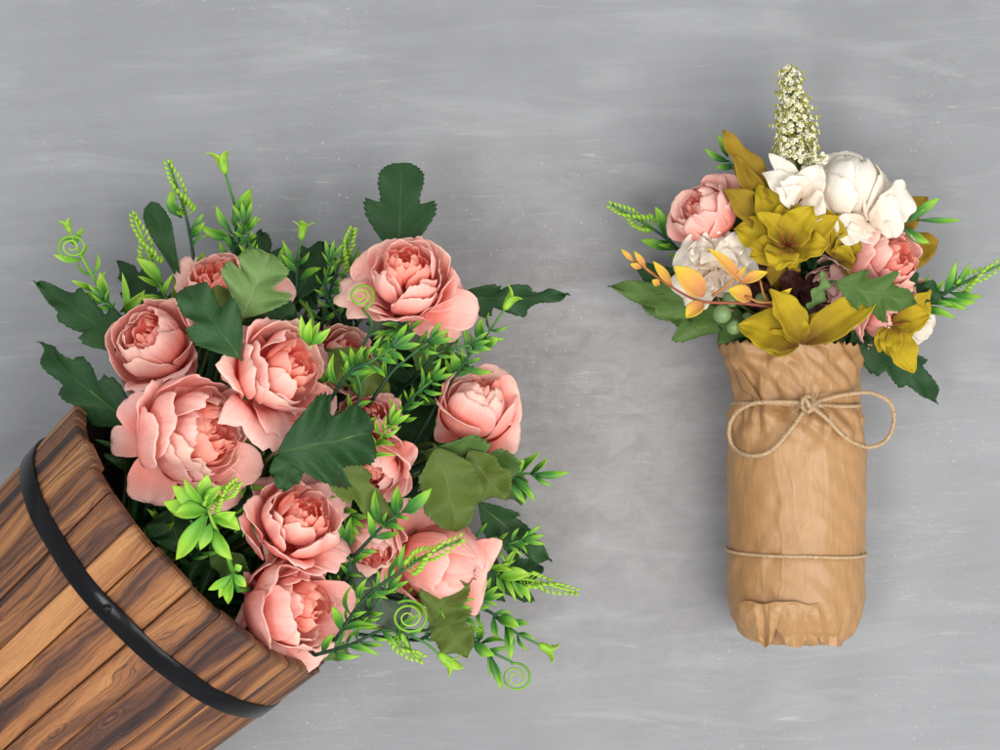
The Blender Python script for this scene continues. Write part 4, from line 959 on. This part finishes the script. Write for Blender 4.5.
sg = dict(hub=HUB2, group='green sprigs of the jar bouquet')
sprig([(690, 262, 60), (668, 240, 62), (645, 224, 62), (612, 205, 58)], 'green bud spike sprig at the far left of the jar bouquet', 'buds', 71, 2, 30, stop=.3, extra=[(666, 238, 64, 655, 206, 72, 13), (672, 250, 62, 640, 240, 62, 11)], **sg)
sprig([(750, 190, 80), (735, 170, 78), (728, 160, 76)], 'small green leaf tuft hidden behind the tall ochre leaf', 'none', 72, 0, 22, extra=[(730, 162, 76, 704, 148, 80, 8), (728, 158, 76, 718, 134, 80, 8), (734, 168, 76, 715, 168, 80, 8), (738, 172, 76, 735, 150, 76, 8)], **sg)
sprig([(868, 248, 115), (890, 230, 112), (905, 222, 108), (918, 218, 106)], 'forked green sprig reaching right over the brownish ochre leaves', 'none', 73, 1, 24, extra=[(908, 221, 108, 940, 198, 108, 11), (916, 220, 106, 962, 220, 100, 6), (902, 226, 110, 930, 243, 106, 11), (890, 230, 112, 892, 210, 120, 7), (880, 238, 114, 882, 212, 122, 7)], **sg)
sprig([(905, 318, 80), (940, 297, 82), (965, 282, 84), (1006, 262, 86)], 'long spiky green sprig running off past the outer right of the jar bouquet', 'buds', 74, 6, 34, stop=.55, wide=.22, **sg)
sprig([(860, 345, 60), (880, 330, 60), (900, 322, 60)], 'short spiky green sprig in the shade beneath the lower right rose', 'leaf', 75, 4, 24, wide=.22, **sg)
sprig([(720, 290, 60), (700, 275, 55), (688, 262, 55)], 'short green sprig in the shade beneath the white ruffled blossom', 'leaf', 76, 3, 22, **sg)

# amber twig
tw = root('amber_twig', 'rust and yellow twig with small pointed leaves crossing the white ruffled blossom', 'twig', P(790, 310, 118), G2)
mb = MB()
main = spline([P(792, 300, 110), P(772, 306, 130), P(740, 303, 136), (P(700, 301, 134)), P(670, 286, 128), P(645, 268, 122), P(623, 252, 118)], 40)
tube(mb, main, [lerp(1.8, .8, i / 40) for i in range(41)], 7, v0=.0, v1=.8)
for a_, b_ in (((672, 287, 128), (654, 262, 128)), ((655, 275, 124), (636, 253, 124)), ((712, 296, 138), (742, 270, 146)), ((745, 296, 136), (776, 302, 140)), ((770, 305, 130), (760, 280, 128))):
    tube(mb, spline([P(*a_), P((a_[0] + b_[0]) / 2 - 1, (a_[1] + b_[1]) / 2 + 3, a_[2] + 2), P(*b_)], 8), [1.5 - .08 * i for i in range(9)], 6, v0=.5, v1=.9)
mb.build('stem', 'stem_rust', tw)
for e in [(704, 296, 140, 674, 266, 150, 22, 'ovate', .1), (742, 284, 142, 708, 248, 156, 12, 'lance', .4), (672, 285, 130, 653, 261, 134, 9, 'lance', 0), (646, 268, 124, 634, 251, 126, 6, 'lance', 0), (634, 262, 121, 621, 249, 122, 5, 'lance', 0),
          (740, 283, 144, 768, 272, 150, 11, 'lance', -.3), (704, 303, 136, 686, 318, 138, 16, 'ovate', .5), (752, 298, 132, 728, 290, 138, 17, 'ovate', .2), (660, 285, 125, 652, 280, 128, 7, 'lance', 0), (642, 268, 122, 630, 264, 124, 6, 'lance', 0), (735, 280, 144, 746, 266, 150, 5, 'lance', 0), (770, 305, 130, 792, 288, 140, 8, 'lance', 0)]:
    mb = MB(); blade(mb, P(*e[:3]), P(*e[3:6]), e[6], e[7], roll=e[8], cup=.4, bend=.08, m=12, n=4, rnd=(e[0] * .37) % 1)
    mb.build('leaf', 'leaf_amber', tw, solid=.8)

# berries
be = root('berry_cluster', 'cluster of round green berries on thin stalks under the amber twig', 'berries', P(770, 325, 90), G2)
for (x, y, z, r) in ((722, 314, 118, 9), (734, 327, 112, 7.4), (762, 300, 118, 7), (731, 299, 112, 8), (748, 318, 96, 6)):
    mb = MB(); c = P(x, y, z); blob(mb, c, r, 18, 12, sc=(1, 1, 1.03), bv=.5 + .1 * (x % 3)); bo = mb.build('berry', 'berry_green', be)
    mb = MB(); tube(mb, spline([c, c.lerp(P(775, 325, 85), .5) - Vector((0, 0, 6)), P(775, 325, 85)], 8), 1.2, 6); mb.build('stalk', 'stem_olive', be)

# cream spike
sp_ = root('cream_flower_spike', 'tall cone of tiny cream florets at the very top of the jar bouquet', 'flower spike', P(800, 200, 100), G2)
axis = spline([P(801, 200, 100), P(798, 160, 108), P(795, 120, 110), P(788, 68, 106)], 40)
mb = MB(); tube(mb, axis, [lerp(2.2, .8, i / 40) for i in range(41)], 6, v0=.1, v1=.8); tube(mb, bez(axis[0], axis[0] - Vector((0, 12, 10)), HUB2 + Vector((0, 60, 0)), HUB2, 8), 2.2, 6); mb.build('stem', 'stem_olive', sp_)
r_ = random.Random(9)
def floret(mb, mo, p, out, r):
    d, s, n = frame_for(out, Vector((.2, .3, .9)))
    for k in range(5):
        a = 2 * PI * k / 5 + r.random(); o = s * math.cos(a) + n * math.sin(a)
        blob(mb, p + o * 1.5 + d * .5, 1.35, 6, 4, sc=(1, 1, .6), ax=d, bv=r.uniform(.5, 1.1))
    blob(mb, p + d * .7, .6, 5, 4, bv=0)
    if r.random() < .98:
        e = p - d * 1.0 + Vector((r.uniform(-1, 1), r.uniform(-1, 1), r.uniform(-1, 1))) * 2
        blade(mo, e, e + (d + Vector((r.uniform(-.6, .6), r.uniform(-.6, .6), .2))).normalized() * 5.6, 3.0, 'lance', m=4, n=1)
for k in range(84):
    t = (k + .5) / 84; x = (.16 + .84 * t) * 40; i = min(39, int(x)); p = axis[i].lerp(axis[i + 1], x - i)
    Rr = tab([(0, 16.5), (.2, 18.5), (.5, 17), (.75, 13), (.92, 8.5), (1, 4)], t)
    a = k * 2.39996; d, s, n = frame_for(axis[i + 1] - axis[i])
    out = (s * math.cos(a) + n * math.sin(a) + d * .35).normalized()
    mb, mo = MB(), MB()
    tube(mo, [p, p + out * Rr * .5, p + out * Rr * .9], [.7, .5, .4], 4)
    for q in range(max(3, int(9 * Rr / 19))):
        f = r_.uniform(.55, 1.0); j = Vector((r_.uniform(-1, 1), r_.uniform(-1, 1), r_.uniform(-1, 1))) * Rr * .38
        floret(mb, mo, p + out * Rr * f + j, (out + j.normalized() * .4).normalized(), r_)
    cl = mb.build('floret_cluster', 'floret_white', sp_); mo.build('floret_bract', 'floret_olive', cl)
# loose side florets
mb, mo = MB(), MB()
for q in range(7): floret(mb, mo, P(822 + r_.uniform(-8, 5), 160 + r_.uniform(-6, 6), 130 + r_.uniform(-3, 3)), Vector((.2, .2, 1)), r_)
cl = mb.build('floret_cluster', 'floret_white', sp_); mo.build('floret_bract', 'floret_olive', cl)

# ------------------------------------------------------------------ light, world, camera
sc = bpy.context.scene
w = bpy.data.worlds.new('World'); sc.world = w; w.use_nodes = True
w.node_tree.nodes['Background'].inputs[0].default_value = (.93, .96, 1.0, 1); w.node_tree.nodes['Background'].inputs[1].default_value = 0.80
def area(name, loc, target, size, power, col=(1, 1, 1)):
    l = bpy.data.lights.new(name, 'AREA'); l.shape = 'SQUARE'; l.size = size; l.energy = power; l.color = col
    o = bpy.data.objects.new(name, l); C.objects.link(o); o.location = loc
    o.rotation_euler = (Vector(target) - Vector(loc)).to_track_quat('-Z', 'Y').to_euler(); return o
area('softbox_key', (.75, -.55, 1.75), (0, 0, .05), 1.3, 34, (1, .975, .95))
area('softbox_fill', (-.60, -.28, 1.65), (-.1, -.05, .05), .42, 9, (.97, .98, 1))
cam = bpy.data.cameras.new('camera'); co = bpy.data.objects.new('camera', cam); C.objects.link(co)
co.location = (0, 0, H * S); cam.sensor_width = 36; cam.lens = 36 * H / 1000; cam.clip_start = .01; cam.clip_end = 50
sc.camera = co
sc.view_settings.view_transform = 'Standard'; sc.view_settings.look = 'None'; sc.view_settings.exposure = 0; sc.view_settings.gamma = 1
for o in bpy.data.objects:
    if '_o' in o: del o['_o']
